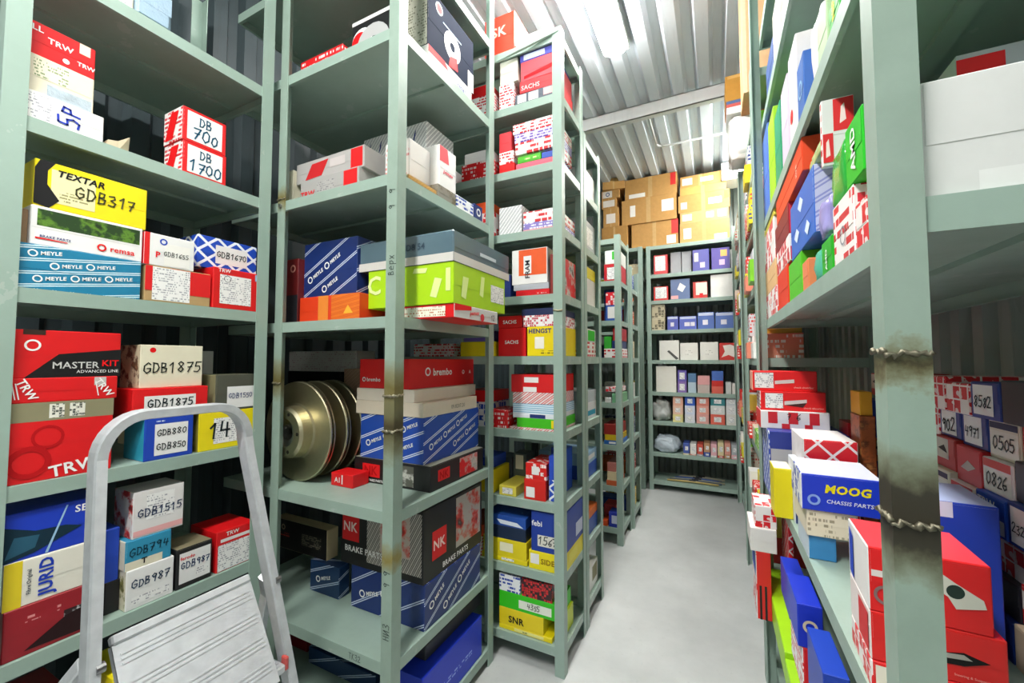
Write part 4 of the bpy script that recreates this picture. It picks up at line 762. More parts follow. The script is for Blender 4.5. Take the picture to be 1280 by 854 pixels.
G(761, 775, 640, c1, {'*': '2038b4'}, 'small royal blue carton with white emblem', deco=[S('-y', .25, .25, .75, .8, 'd8e0f4')], dep=.12); G(753, 759.5, 650, c1, {'*': 'org'}, 'orange carton', dep=.12); G(755, 770, 630, c1, {'*': 'c02028'}, 'red carton behind the royal blue one', Y=3.6, dep=.15)
rcol = [('b81c22', 'red'), ('2a52b0', 'blue'), ('e8e6e0', 'white'), ('e8c818', 'yellow'), ('d8642c', 'orange'), ('2c3c70', 'navy'), ('8ab8d8', 'light blue'), ('d8c8a0', 'tan')]
for k in range(7):
    for rk, (ya, yb) in enumerate(((3.74, 3.79), (3.86, 4.12))):
        if rk == 0: continue
        c, n = rcol[(k * 3 + rk) % 8]; c2_, n2 = rcol[(k * 5 + 3) % 8]
        z = box(-1.0, -.72, ya, yb - .12, BZ[k], BZ[k] + .1 + .02 * (k % 3), {'*': P(c)}, n + ' carton on the low rack behind the narrow one', flap='x', group='cartons on the low rack')
        box(-.98, -.71, yb - .11, yb, BZ[k], BZ[k] + .16 - .02 * (k % 2), {'*': script(c2_, 'f0f0ee', .02, .5)}, n2 + ' printed carton on the low rack behind the narrow one', flap='x', group='cartons on the low rack')
# ---- back rack
TAIL = ' on the back rack'
def K(px0, px1, pyt, z0, skin, label, Y=5.075, dep=.22, deco=(), **k): return FY(px0, px1, pyt, Y, z0, skin, label + TAIL, dep, deco, **k)
d1_, d2_, d3_, d4_, d5_, d6_, d7_, d8_, d9_ = DZ
K(817, 834, 320, d8_, {'*': 'd83a3c'}, 'red framed white carton on the upper shelf', deco=wl('-y', .1, .18, .85, .95)); K(838, 851, 316, d8_, {'*': '9ea0a4'}, 'left of two grey cartons beside the violet pair', Y=5.12); K(852, 864, 315, d8_, {'*': 'a6a8ac'}, 'grey carton touching the violet pair', Y=5.12)
K(865.5, 886, 313, d8_, {'*': '5a5aa8'}, 'violet carton with a tall white slip', deco=[S('-y', .1, .45, .35, .85, 'f4ecd0'), S('-y', .45, .15, .75, .4, 'd8c8e8')]); K(889, 912, 311, d8_, {'*': '5c50a0'}, 'violet carton with an orange slip', deco=[S('-y', .5, .6, .85, .9, 'f0b060'), S('-y', .42, .2, .72, .45, 'e0b8d8')]); K(913.5, 921, 312, d8_, {'*': 'wht'}, 'slim white carton beside the violet pair')
K(817, 835, 359, d7_, {'*': 'd8302c'}, 'red framed white carton below the upper one', deco=wl('-y', .12, .15, .9, .95)); K(838, 862, 350, d7_, {'*': '6478a4'}, 'slate blue carton with a tilted white label', deco=[POLY('-y', [(.35, .5), (.62, .35), (.8, .62), (.5, .82)], 'wht'), S('-y', .02, .03, .4, .2, 'pnk')]); K(866, 884, 353, d7_, {'*': 'd03a30'}, 'red carton with white patch and red square', deco=[S('-y', .2, .2, .98, .95, 'f0e8dc'), S('-y', .45, .02, .7, .3, 'red')]); K(888, 921, 344, d7_, {'*': 'ecebe6'}, 'wide white carton')
for q, (y0_, lab) in enumerate(((399, 'lower slatted pale crate'), (381, 'upper slatted pale crate'))): zc = K(814.5, 831, y0_, d6_ if q == 0 else zc, {'*': checks('c8bc9c', '6a624e', .035, .45)}, lab, deco=[S('-y', .02, .02, .98, .1, 'd8ceb0'), S('-y', .02, .9, .98, .98, 'd8ceb0')])
for q, (p0, p1, t_, l_) in enumerate(((834, 847.5, 396, 'blue carton with two white slips'), (849, 870.5, 396, 'periwinkle carton with twin labels'), (872, 892.5, 391, 'blue carton with pink slip'), (894, 917, 391, 'pale topped blue carton at the end'))): K(p0, p1, t_, d6_, {'*': ['5a62b8', '5d6cc4', '5470b8', '5a78c0'][q]}, l_, deco=[S('-y', .3, .25, .62, .55, 'e8e4f0'), S('-y', .05, .8, .95, .97, 'c8d0ea')] + ([S('-y', .66, .25, .9, .55, 'e8e4f0')] if q == 1 else []))
for q, (p0, p1, t_, l_) in enumerate(((824, 848.5, 426, 'white carton with a dark pen drawing'), (850, 872, 429, 'plain white carton between two like ones'), (875, 897.5, 428, 'white carton next to the red and white one'))): K(p0, p1, t_, d5_, {'*': 'eeece4'}, l_, deco=[POLY('-y', [(.4, .45), (.5, .5), (.98, .08), (.85, .02)], '5a5a58')] if q == 0 else [S('-y', .3, .3, .7, .6, script('eeece4', 'c8c6be', .02, .5))])
K(899, 922, 429, d5_, {'*': 'd8342e'}, 'red carton with a white bird-like flash', deco=[POLY('-y', [(.1, .15), (.5, .3), (.95, .1), (.8, .45), (.98, .75), (.6, .9), (.2, .85), (.3, .5)], 'f6ece4')])
K(820, 845, 458, d4_, {'*': 'eeebe0'}, 'tall plain white carton'); z = K(847, 858, 477, d4_, {'*': '8a6cb0'}, 'lower violet carton with white window', deco=wl()); K(847, 858, 463, z, {'*': '6a5cb0'}, 'upper violet carton with white window', deco=wl())
z = K(860, 870, 478, d4_, {'*': 'b8ccd8'}, 'pale blue carton beside a pink one'); K(860, 870, 467, z, {'*': '5a80a8'}, 'steel blue carton'); z = K(872, 887, 481, d4_, {'*': 'c8b8b0'}, 'greyish pink carton'); K(872, 887, 470, z, {'*': 'e8a8a8'}, 'pink carton')
z = K(889.5, 904, 483, d4_, {'*': 'e86a5a'}, 'coral carton under a red one'); z = K(889.5, 904, 476, z, {'*': 'd83028'}, 'flat red carton in a small stack'); K(889.5, 904, 464, z, {'*': '4a70c0'}, 'blue carton topping a small stack'); K(907, 914, 478, d4_, {'*': 'd8dcd8'}, 'small pale grey carton'); K(915, 922, 480, d4_, {'*': 'e8e0d8'}, 'small white carton at the shelf end')
for q, (p0, p1, cols) in enumerate(((841, 853.5, ('e8dc98', 'f0c8b0', 'f0b8a0')), (856, 868.5, ('e4e4ec', 'dce4f4', '3a64c8')), (870.5, 886, ('e8a8a0', 'f0a898', 'e88a7a')), (888, 906, ('e86a58', 'e0e4e0', '3a8a90')), (907.5, 921, ('e4e0d8', 'e8e8e8', 'd8dce0')))):
    z = d3_
    for j, c in enumerate(cols): z = K(p0, p1, (518, 507, 495)[j], z, {'*': P(c)}, ('bottom', 'middle', 'top')[j] + (' of the yellow and peach stack', ' of the white and blue stack', ' of the coral stack', ' of the red and teal stack', ' of the pale grey stack')[q], deco=wl('-y', .25, .25, .75, .75))
rnd = random.Random(5)
for q in range(8):
    p0 = 854 + q * 8.6; z = d2_
    for j in range(2):
        c, n = [('e8d8a8', 'cream'), ('e8a090', 'salmon'), ('b8bcc0', 'grey'), ('4a60b0', 'blue'), ('f4f0ea', 'white'), ('d85848', 'red'), ('c89870', 'tan'), ('f0b8c0', 'pink')][(q + j * 3) % 8]
        z = K(p0, p0 + 7.6, (566, 553)[j] + rnd.uniform(-2, 2) + q * .4, z, {'*': P(c)}, n + ' little carton, ' + ('lower' if j == 0 else 'upper') + ' row of the small ones,', deco=wl('-y', .3, .3, .8, .7), group='little cartons on the back rack')
K(828, 846, 545, d2_, {'*': 'e8e8e4'}, 'white carton behind the plastic bag', Y=5.3, dep=.1)
def bag(name, label, loc, size, mat, seed=1, cat='plastic bag', rough=.35, square=.75):
    bm = bmesh.new(); bmesh.ops.create_icosphere(bm, subdivisions=4, radius=1); rnd = random.Random(seed)
    from mathutils import noise
    for v in bm.verts:
        p = v.co.copy(); n = noise.fractal(p * 2.2 + Vector((seed * 3.1, 0, 0)), 1, 2, 4) * rough; c = noise.cell(p * 1.7 + Vector((seed, seed, 0))) * .1
        q = Vector([math.copysign(abs(p[i]) ** square, p[i]) for i in range(3)]) * (1 + n * .5 + c)
        v.co = Vector((q.x * size[0] / 2, q.y * size[1] / 2, max(q.z, -.92) * size[2] / 2))
    lo = min(v.co.z for v in bm.verts)
    for v in bm.verts: v.co.z -= lo
    o = mesh_obj(name, bm, mat, smooth=True); o.location = loc; tag(o, label, cat); return o
pb = ony(827, 500, 5.18); bag('plastic_bag', 'grey crinkled plastic bag beside the yellow and peach stack', (pb.x, 5.18, d3_ + .001), (.19, .2, .26), film('c8ccc8', .8, .25), 2)
pb = ony(834, 560, 5.16); bag('plastic_bag', 'clear bluish plastic bag above the wiper bundles', (pb.x, 5.16, d2_ + .001), (.27, .2, .2), film('c9d6e0', .85, .2), 4)
for k in range(6):
    a, b = ony(834 + k * 3, 590, 5.1 + k * .04), ony(898 + (k % 3) * 4, 590, 5.1 + k * .04); bm = bmesh.new()
    tube(bm, [(a.x, 5.1 + k * .045, 0), ((a.x + b.x) / 2, 5.11 + k * .045, .006 + .004 * (k % 2)), (b.x, 5.105 + k * .045, 0)], .011, 8)
    o = mesh_obj('wiper_blade', bm, P(['c8b070', '5a6878', 'a8a48c', '3a62a8', '8a8e92', 'd0c8b0'][k]), smooth=True); o.location = (0, 0, d1_ + .012)
    bm = bmesh.new(); abox(bm, -.035, .035, -.009, .009, 0, .016, 0, .003); h_ = mesh_obj('clip', bm, P('2a2c30'), o); h_.location = ((a.x + b.x) / 2, 5.11 + k * .045, .012)
    tag(o, 'long slim %s wiper blade lying on the bottom shelf of the back rack' % ['tan', 'slate', 'khaki', 'blue', 'grey', 'cream'][k], 'wiper blade', 'wiper blades on the bottom shelf')
# kraft cartons on top of the back rack and the corner rack beside it
def KB(px0, px1, pyt, z0, label, h=None, Y=5.08, dep=.33, c='c9995c', deco=(), rz=0.):
    return FY(px0, px1, pyt, Y, z0, {'*': kraft(c)}, label, dep, [S('-y', .46, .0, .54, 1, kraft('d2ab74'))] + list(deco), h, rz=rz, name='kraft_carton', cat='carton')
zz = KB(789, 847.5, 281, d9_, 'kraft carton with red corner sticker at the bottom of the left pile', deco=[S('-y', .86, .45, 1, 1, 'd8302c'), S('-y', .76, .08, .95, .4, 'f0ece4')])
z = KB(777, 845.5, 252, zz, 'long kraft carton with white label in the middle of the left pile', deco=[S('-y', .74, .35, .95, .8, 'f4efe8'), S('-y', .16, .3, .26, .75, 'f4efe8')], rz=0); KB(781, 846, 228, z, 'kraft carton with red corner sticker topping the left pile', h=.25, deco=[S('-y', .88, .4, .98, .98, 'd82c2c'), S('-y', .08, .05, .4, .25, 'f4efe8')])
zz = KB(849.5, 912, 281, d9_, 'low kraft carton at the bottom of the right pile', deco=[S('-y', .08, .2, .24, .75, 'f4efe8'), S('-y', .7, .05, .95, .3, 'f4efe8')], c='cfa46a'); z = KB(850, 911, 267, zz, 'flat kraft carton with three white slips in the right pile', deco=[S('-y', .05, .25, .25, .8, 'f4efe8'), S('-y', .55, .3, .7, .8, 'f4efe8'), S('-y', .78, .25, .95, .85, 'f4efe8')], c='d2a872'); z = KB(847.5, 912, 246, z, 'kraft carton with yellow corner in the right pile', deco=[S('-y', .9, .5, 1, .95, 'f0c820'), S('-y', .6, .3, .85, .65, 'f4efe8'), S('-y', .05, .2, .18, .6, 'e8c8b8')])
z = KB(850, 908, 236, z, 'flat plain kraft carton near the top of the right pile', c='d6a860'); KB(850, 902, 222, z, 'kraft carton with printed slips on top of the right pile', h=.13, deco=[S('-y', .05, .2, .3, .8, 'f0e6d8'), S('-y', .5, .3, .8, .7, 'f0e6d8')]); box(.10, .42, 5.06, 5.35, z, z + .2, {'*': 'ecebe8'}, 'white carton at the end of the kraft piles', [S('-y', .1, .1, .9, .5, lines)])
zz = KB(752, 784, 283, 2.855, 'kraft carton at the foot of the far corner pile', Y=5.06, c='bf8f52'); z = KB(754, 773, 262, zz, 'kraft carton with white label in the far corner pile', Y=5.06, deco=[S('-y', .2, .2, .8, .7, 'f0e8e0')]); z = KB(752, 770, 250, z, 'pale fronted kraft carton in the far corner pile', Y=5.06, deco=[S('-y', .1, .15, .9, .8, 'e8e0d8')]); z = KB(752, 774, 240, z, 'kraft carton with blue ring print near the ceiling', Y=5.06, deco=[S('-y', .05, .1, .6, .9, 'ece4dc'), DISC('-y', .35, .5, .5, '4a5a8a', .3)]); KB(750, 778, 226, z, 'opened kraft carton under the ceiling in the far corner', Y=5.04, h=.14, rz=12)
# far corner rack: cartons in the gap beside the back rack
for k in range(9):
    c, n = rcol[(k * 3 + 2) % 8]; box(-1.0, -.79, 5.06, 5.3, DZ[k], DZ[k] + .12 + .03 * (k % 3), {'*': script(c, 'f0eee8', .03, .45)}, n + ' printed carton in the far corner rack beside the back rack', group='cartons in the far corner rack') if k < 8 else None
# ---- long rack with the welded post: items face the aisle (-x) and the camera (-y)
r1, r2, r3, r4, r5, r6, r7 = RZ
TAIL = ' on the welded-post rack'
def Rx(px0, px1, pyt, z0, skin, label, X=XR + .005, dep=.1, deco=(), **k): return RX(px0, px1, pyt, X, z0, skin, label + TAIL, dep, deco, **k)
def Ry(px0, px1, pyt, Y, z0, skin, label, dep=.15, deco=(), **k): return FY(px0, px1, pyt, Y, z0, skin, label + TAIL, dep, deco, **k)
def RB(px0, px1, pyt, z0, mat, label, X=XR + .005, dep=.08, seed=1):         # a soft foil packet standing on the shelf
    a, b = onx(px0, pyt, X), onx(px1, pyt, X); x0, x1, y0, y1, z1 = fit(X, X + dep, b.y, a.y, z0, a.z, 0, label)
    bag('foil_packet', label + TAIL, ((x0 + x1) / 2, (y0 + y1) / 2, z0 + .0005), ((x1 - x0) * .86, (y1 - y0) * .86, (z1 - z0) * .92), mat, seed, 'packet', .16, .42); return z1
# big white panel carton and what stands behind it
box(.225, .62, YR + .012, YR + .20, r4, r4 + .142, {'*': plain('dedfdd', .5)}, 'broad plain white carton beside the welded post', [S('-y', .12, .02, 1, .18, 'e9eae8')])
box(.36, .45, .90, 1.02, r4, r4 + .305, {'*': 'b8c0c4'}, 'grey carton with small red corner tags behind the broad white one', [S('-y', .0, .84, .62, .97, 'red'), S('-y', .66, .5, 1, .66, 'red'), DISC('-y', .5, .7, .08, '5a7070', .3)])
# S4: first tier above the eye
z = Rx(1069, 1084, 258, r4, {'*': checks('f2eeec', 'e02830', .035, .5)}, 'white carton with red blocks next to the post', dep=.09)
z2_ = Rx(1041, 1067, 262, r4, {'*': wr2, '-y': script('f4efee', 'd83040', .03, .6)}, 'white carton with slanted red lettering and a ring', deco=[DISC('-x', .5, .4, .3, '9a9aa0', .4)])
z3_ = Rx(1027, 1040, 306, r4, {'*': '22b422'}, 'green carton lettered upright', deco=[T('-x', 'AMD', .5, .4, .3, w=.6, rot=90)]); z4_ = RB(1011, 1026, 315, r4, plain('4cc0a0', .2), 'sea green foil packet', dep=.1, seed=3)
z5_ = Rx(1003, 1010, 330, r4, {'*': 'f08a5a'}, 'slim apricot carton'); z6_ = Rx(986, 1002, 333, r4, {'*': '58c81e'}, 'lime carton low on the tier'); z7_ = Rx(972, 985, 346, r4, {'*': 'f03a14'}, 'vermilion carton low on the tier'); z8_ = Rx(955, 971, 375, r4, {'*': chkS}, 'red checked carton low on the tier')
zg_ = Rx(1056, 1078, 166, z2_, {'*': '1ec41e', '-y': '18b01c'}, 'bright green carton lettered upright near the post', dep=.08, deco=[T('-x', 'AMD', .5, .5, .25, w=.7, rot=90)]); 
RB(1031, 1054, 196, z2_ + .0, plain('2fae3e', .2), 'green glossy packet beside the bright green carton', dep=.07, seed=5)
zb = RB(1019, 1029.5, 252, max(z3_, z4_), plain('a49cd8', .2), 'lilac plastic packet', dep=.09, seed=6)
zo = Rx(988, 1018, 262, max(z4_, z5_, z6_), {'*': '2a6cd0', '-y': diag('c8cce8', '8a90c8', .03, .3, 30.)}, 'blue carton with white diamonds', deco=[POLY('-x', [(.5, .62), (.62, .75), (.5, .88), (.38, .75)], 'd8e4f8'), POLY('-x', [(.3, .2), (.42, .33), (.3, .46), (.18, .33)], 'd8e4f8'), POLY('-x', [(.75, .1), (.85, .22), (.75, .34), (.65, .22)], 'd8e4f8')])
zr_ = Rx(971, 987, 318, max(z7_, z6_), {'*': checks('f2ecea', 'd82430', .05, .5)}, 'white carton with large red blocks'); zp = Rx(956, 970, 345, z8_, {'*': 'eec088'}, 'peach carton')
zq = Rx(969, 986, 288, zr_, {'*': '8c1a26', '-y': 'e03040'}, 'crimson carton with white end'); zb2 = Rx(955, 968, 300, zp, {'*': chkR}, 'red and white block carton')
Rx(969, 1003, 210, max(zo, zq), {'*': 'ee4a1e'}, 'large orange carton lettered upright', dep=.14, deco=[T('-x', 'KYB', .84, .35, .2, 'f8e8d8', w=.4, rot=90)]); Rx(955, 967.5, 262, zb2, {'*': 'e8d850'}, 'pale yellow carton')
RB(1006, 1029, 205, max(zo, zb), plain('b8cc8a', .25), 'pale olive foil packet', dep=.07, seed=8)
z9_ = Rx(1031, 1062, 150, z2_ + .115, {'*': wr}, 'white carton with fine red print', dep=.05) if False else None
zt = onx(1050, 100, .30); Ry(1044, 1092, 92, .98, zg_ + .001, {'*': 'e6e6e4', '-x': wr2}, 'white carton with two red leaf squares under the next tier', dep=.16, h=.15, deco=[S('-y', .36, .5, .98, .98, 'e02024'), S('-y', .02, .05, .34, .48, 'e02024'), POLY('-y', [(.55, .6), (.75, .65), (.7, .9), (.6, .85)], 'f4dcd8'), POLY('-y', [(.1, .12), (.24, .15), (.2, .4), (.12, .35)], 'f4dcd8')])
# S5
rows5 = [(1036, 1050, 15, '34b43a', 'green carton with yellow letters', [T('-y', 'NK', .5, .7, .2, 'yel'), T('-x', 'NIP', .5, .6, .3, 'yel', w=.8, rot=90)]), (1021, 1034, 35, 'b8d4a8', 'pale green carton', []), (1006, 1019, 30, 'efe8e6', 'white packet with red scribble', [S('-x', .2, .3, .8, .9, lines_r)]), (996, 1004.5, 90, '3468b8', 'blue swirl carton', [DISC('-x', .5, .5, .3, 'lbl', .35)]), (985, 995, 78, 'f0ecea', 'white carton with red dots', [DISC('-x', .3, .3, .15, 'red')]), (976, 984, 120, 'e0d0e4', 'lavender carton', []), (968, 975, 150, '2aa070', 'emerald carton', []), (960, 967, 160, 'a8dc28', 'yellow green carton', []), (953, 959.5, 180, '5a80d8', 'cornflower carton', [])]
for p0, p1, t_, c, l_, dc in rows5: RB(p0, p1, t_, r5, P('efe2e0'), l_ + ' on the second tier above the eye', dep=.1, seed=11) if 'packet' in l_ else Rx(p0, p1, t_, r5, {'*': P(c) if len(c) == 6 else c}, l_ + ' on the second tier above the eye', dep=.11, deco=dc)
# S6 and above
for p0, p1, h_, c, l_ in ((975, 990, .16, 'c8a070', 'tan carton'), (965, 974, .2, 'e0d8cc', 'cream carton'), (955, 964, .14, '3a5a9a', 'blue carton')): Rx(p0, p1, 0, r6, {'*': P(c)}, l_ + ' on the third tier above the eye', h=h_)
# S3: waist-high shelf
z = Ry(961, 1062, 539, 1.95, r3, {'*': '2a3a94', '-x': blat}, 'large navy carton with grey band and white badge', dep=.26, deco=[S('-y', .02, .52, 1, .74, 'b4b4bc'), DISC('-y', .55, .86, .14, 'wht'), T('-y', 'febi', .3, .38, .12, 'd8dcf0')], rz=0)
z = Ry(950, 1037, 513, 2.03, z, {'*': 'f0ecea', '-x': 'red'}, 'white carton with red leaf squares in the red stack', dep=.18, deco=[S('-y', .12 + .3 * k, .3, .26 + .3 * k, .95, 'd8202c') for k in range(3)] + [S('-y', .32, .02, .44, .3, 'd8202c'), S('-y', .65, .02, .76, .3, 'd8202c'), HN('-y', '7 6', .5, .7, .3, w=.3)])
z = Ry(950, 1032, 489, 2.05, z, {'*': 'e8161a', '-x': wr}, 'red carton with white label and damper picture, lower one', dep=.16, deco=[S('-y', .08, .12, .36, .9, lines), POLY('-y', [(.38, .3), (.72, .45), (.72, .62), (.38, .5)], 'd8ccc8'), POLY('-y', [(.38, .3), (.66, .2), (.72, .45)], '4a2a28'), T('-y', 'shock absorber', .82, .18, .1, 'f4b8b0', w=.3, bold=0)])
Ry(940, 1021, 464, 2.07, z, {'*': 'ea1a1e', '-x': 'f0a890'}, 'red carton with white label and damper picture, top one', dep=.14, deco=[S('-y', .04, .15, .34, .92, lines), POLY('-y', [(.36, .35), (.66, .42), (.66, .6), (.36, .52)], 'd8ccc8'), T('-y', 'shock absorber', .8, .2, .1, 'f4b8b0', w=.3, bold=0)])
Ry(1004, 1072, 549, 1.66, r3, {'*': 'f4eeec', '-y': febi}, 'white carton with red diamond lattice front', dep=.24)
Ry(967, 990, 585, 1.72, r3, {'*': 'f2e014', 'z': 'f0eed8'}, 'small yellow carton at the shelf edge', dep=.12)
Ry(992, 1002, 577, 1.68, r3, {'*': 'd8dce8', '-y': '2a3a78'}, 'slim white and navy carton beside the diamond lattice one', dep=.12)
z = Ry(1010, 1045, 668, 1.41, r3, {'*': '3a8cc8', '-x': 'c8d8e4'}, 'sky blue carton under the cream one', dep=.16); z = Ry(1008, 1072, 636, 1.40, z, {'*': 'e9dfc6', '-y': script('e9dfc6', 'a89e84', .014, .5)}, 'cream carton with rows of print under the yellow-lettered one', dep=.2)
Ry(1003, 1106, 592, 1.39, z, {'*': '1a3ed0', 'z': 'd8dcea', '-x': chkB}, 'blue carton with yellow lettering', dep=.22, deco=[T('-y', 'MOOG', .58, .64, .34, 'f4e41a', w=.56, bold=.04, shear=.15), T('-y', 'CHASSIS PARTS', .6, .3, .13, 'e8ecf8', w=.56, bold=.01, shear=.15), DISC('-y', .16, .3, .3, '8aa8e8', .3)], rz=-2)
# near end of the shelf, both sides of the post
zq = box(.226, .395, .895, 1.04, r3, r3 + .05, {'*': 'e4181c', '-x': chkS}, 'red carton lettered part, at the bottom of the near stack', [T('-y', 'part', .86, .5, .6, 'f4ece8', w=.2, bold=.03), T('-y', 'euro', .64, .5, .5, '7a1014', w=.2, bold=.03), S('-y', .03, .1, .2, .9, 'f2e8d8')], rz=-3)
zq = box(.226, .385, .897, 1.04, zq, zq + .08, {'*': 'e61a1a', '-x': 'f0e4e0'}, 'red carton with a dark damper picture in the near stack', [POLY('-y', [(.4, .45), (.7, .6), (.88, .5), (.7, .35), (.4, .3)], '1a1a1a'), POLY('-y', [(.45, .5), (.7, .56), (.76, .48), (.5, .42)], 'a8a49c'), T('-y', 'Steering & Suspension Parts', .8, .16, .12, 'f4b0a8', w=.35, bold=0), S('-x', .5, .1, .95, .9, 'd82428')], rz=-3)
zq = box(.226, .372, .897, 1.04, zq, zq + .105, {'*': 'ea181c', 'z': 'e8404a', '-x': 'f2f0ee'}, 'red carton with a pale control arm picture topping the near stack', [POLY('-y', [(.5, .72), (.6, .8), (.72, .68), (.93, .5), (.95, .38), (.72, .3), (.66, .46), (.55, .56)], 'd8d4c8'), DISC('-y', .72, .55, .2, '2a3a34'), S('-y', .03, .55, .3, .65, 'f0e6e2'), DISC('-y', .15, .28, .3, '8a6a6a', .35), POLY('-x', [(.1, .1), (.3, .05), (.3, .8), (.1, .9)], '2a48b8')], rz=-3)
box(.335, .455, 1.06, 1.22, r3, r3 + .285, {'*': '1c3cb8', 'z': 'b8c4ec', '-x': wr2}, 'tall royal blue carton behind the red near stack', [S('-y', 0, .9, .5, 1, 'd8dcf4')], rz=-4)
# rows at the back of the shelf
names = [('chk', 'white carton with red corner blocks'), ('navys', 'navy carton with a paper slip'), ('part', 'red carton with a part picture'), ('reds', 'red carton with a white slip'), ('blkc', 'black carton'), ('cob', 'cobalt carton with white lower half'), ('crm', 'cream carton with a pencilled number'), ('brick', 'brick red carton with a dark arm picture'), ('pink', 'pink topped carton with handwritten slip'), ('tanc', 'tan carton')]
layout = ['9164025', '0473612', '2015846', '7386150', '4927301', '3518674', '0836245']       # bottom row first, columns away from the scorched post
nums = ['4971', '197', '8582', '0505', '2329', '0826', '385', '471', '902', '6140']
OVR = {(6, 1): ('navys', 'navy carton with 8582 on a white label', '8582'), (5, 1): ('crm', 'cream carton with 0505 pencilled on it', '0505'), (4, 1): ('pink', 'pink topped carton with 0826 on its slip', '0826'), (3, 1): ('cob', 'cobalt carton with white lower half', ''), (3, 0): ('navys', 'navy carton with 23289 on a white label', '23289'), (6, 2): ('chk', 'white carton with red corner blocks', ''), (5, 2): ('navys', 'navy carton with 4971 on its slip', '4971'), (4, 2): ('part', 'red carton with a part picture', ''), (2, 2): ('reds', 'red carton with 197 on a white slip', '197'), (2, 0): ('brick', 'brick red carton with a dark arm picture', ''), (6, 0): ('blkc', 'black carton', ''), (6, 3): ('chk', 'white carton with red corner blocks', '')}
for ci in range(8):
    z = r3; y0 = .985 + ci * .101
    for ri in range(7):
        kd, nm = names[(int(layout[ri][ci % 7]) + (ci if ri > 4 else 0)) % 10]; h = .078 - .006 * ((ri + ci) % 3); num = nums[(ri * 3 + ci) % 10]
        if ri == 6 and ci in (4, 6): continue
        if (ri, ci) in OVR: kd, nm, num = OVR[ri, ci]
        c = {'chk': 'e8e2de', 'navys': '1f3a86', 'part': 'c81c22', 'reds': 'c81820', 'blkc': '2a2a30', 'cob': '2450b8', 'crm': 'e4dcc6', 'brick': 'b83028', 'pink': 'ece0dc', 'tanc': 'b8a890'}[kd]
        dc = {'navys': [S('-x', .1, .1, .8, .92, 'f0efec'), HN('-x', num, .45, .45, .5, w=.6)], 'reds': [S('-x', .1, .1, .7, .85, 'f0efec'), HN('-x', num, .4, .45, .45, w=.5)], 'crm': [S('-x', .05, .08, .95, .7, 'efe9da'), HN('-x', num, .5, .4, .45, '4a4a44', w=.7), S('-x', .05, .76, .95, .92, '2a3050')], 'pink': [S('-x', .05, .08, .95, .7, 'efe9da'), HN('-x', num, .5, .4, .45, '4a4a44', w=.7), S('-x', .05, .74, .95, .98, 'd85048')], 'cob': [S('-x', .05, .08, .95, .45, 'e8e6e2'), T('-x', 'TRW', .4, .75, .25)], 'part': [POLY('-x', [(.2, .4), (.5, .65), (.8, .5), (.5, .35)], 'c8b8b0')], 'brick': [S('-x', .05, .3, .7, .95, 'c8c0b0'), POLY('-x', [(.2, .6), (.5, .75), (.65, .5), (.4, .55)], '2a2a28')]}.get(kd, [])
        sk = {'*': checks('ece4e0', 'd02028', .03, .5)} if kd == 'chk' else {'*': P(c)}
        z = box(.47 + .012 * ((ri * 7 + ci * 3) % 3), .63, y0, y0 + .096, z, z + h, sk, nm + ' in back column %s, tier %s' % (('one', 'two', 'three', 'four', 'five', 'six', 'seven', 'eight')[ci], ('one', 'two', 'three', 'four', 'five', 'six', 'seven', 'eight')[ri]), dc, flap='-x')
# smaller pieces between post and diamond lattice carton
z = Ry(1074, 1094, 520, 1.72, r3, {'*': photo_print('a85a2a', '6a3a1c', 'c88a4a', 14.)}, 'brown printed carton behind the lettered blue one', dep=.1); z = Ry(1074, 1090, 490, 1.73, z, {'*': 'd8a020'}, 'mustard carton on the brown printed one', dep=.1)
z = Ry(1038, 1058, 485, 1.86 + .34, r3, {'*': 'c82020'}, 'scarlet carton at the back corner', dep=.05, h=.3) if False else z
box(.50, .62, 1.97, 2.1, r3, r3 + .40, {'*': '1f3c9c'}, 'royal blue upright carton at the back of the shelf', [DISC('-y', .6, .85, .06, 'lbl')]); box(.40, .49, 1.97, 2.1, r3, r3 + .31, {'*': 'c01c20'}, 'scarlet upright carton at the back of the shelf')
# S2 below the waist-high shelf
TAIL = ' low on the welded-post rack'
z = Rx(951, 978, 705, r2, {'*': 'a6dc1c'}, 'long lime carton jutting over the edge', X=XR - .035, dep=.06, h=.10)
Rx(978, 990, 780, r2, {'*': 'a0d81e'}, 'short lime carton', X=XR - .035, dep=.06, h=.08)
zz = Ry(989, 1012, 700, 1.72, r2 + .0, {'*': chkR}, 'white carton with red blocks under a cobalt one', dep=.2, h=.17); Ry(984, 1008, 672, 1.72, zz, {'*': '1c38c0', '-x': '2a46c8'}, 'cobalt carton behind the emblem one', dep=.2, h=.13)
zz = Ry(1008, 1034, 745, 1.38, r2, {'*': '2038a8'}, 'indigo carton with white slash', dep=.2, h=.15, deco=[POLY('-y', [(.1, .9), (.2, .9), (.6, .1), (.5, .1)], 'd8dcf0')]); zz = Ry(1000, 1030, 720, 1.38, zz, {'*': 'e01c20', '-x': wr}, 'red carton with white sides', dep=.2, h=.13); Ry(994, 1026, 690, 1.38, zz, {'*': '1a34c4', '-x': '2444cc'}, 'cobalt carton with ring emblem', dep=.18, h=.115, deco=[DISC('-y', .5, .5, .3, 'd8c8a8', .3)])
zz = Ry(1034, 1066, 800, 1.16, r2, {'*': diag('1f2f74', 'd0d8ee', .06, .2, 10.)}, 'navy striped carton', dep=.18, h=.2, deco=[T('-y', 'FEBI', .5, .3, .14)]); Ry(1026, 1060, 770, 1.16, zz, {'*': '1e44b8'}, 'blue carton on the navy striped one', dep=.18, h=.16)
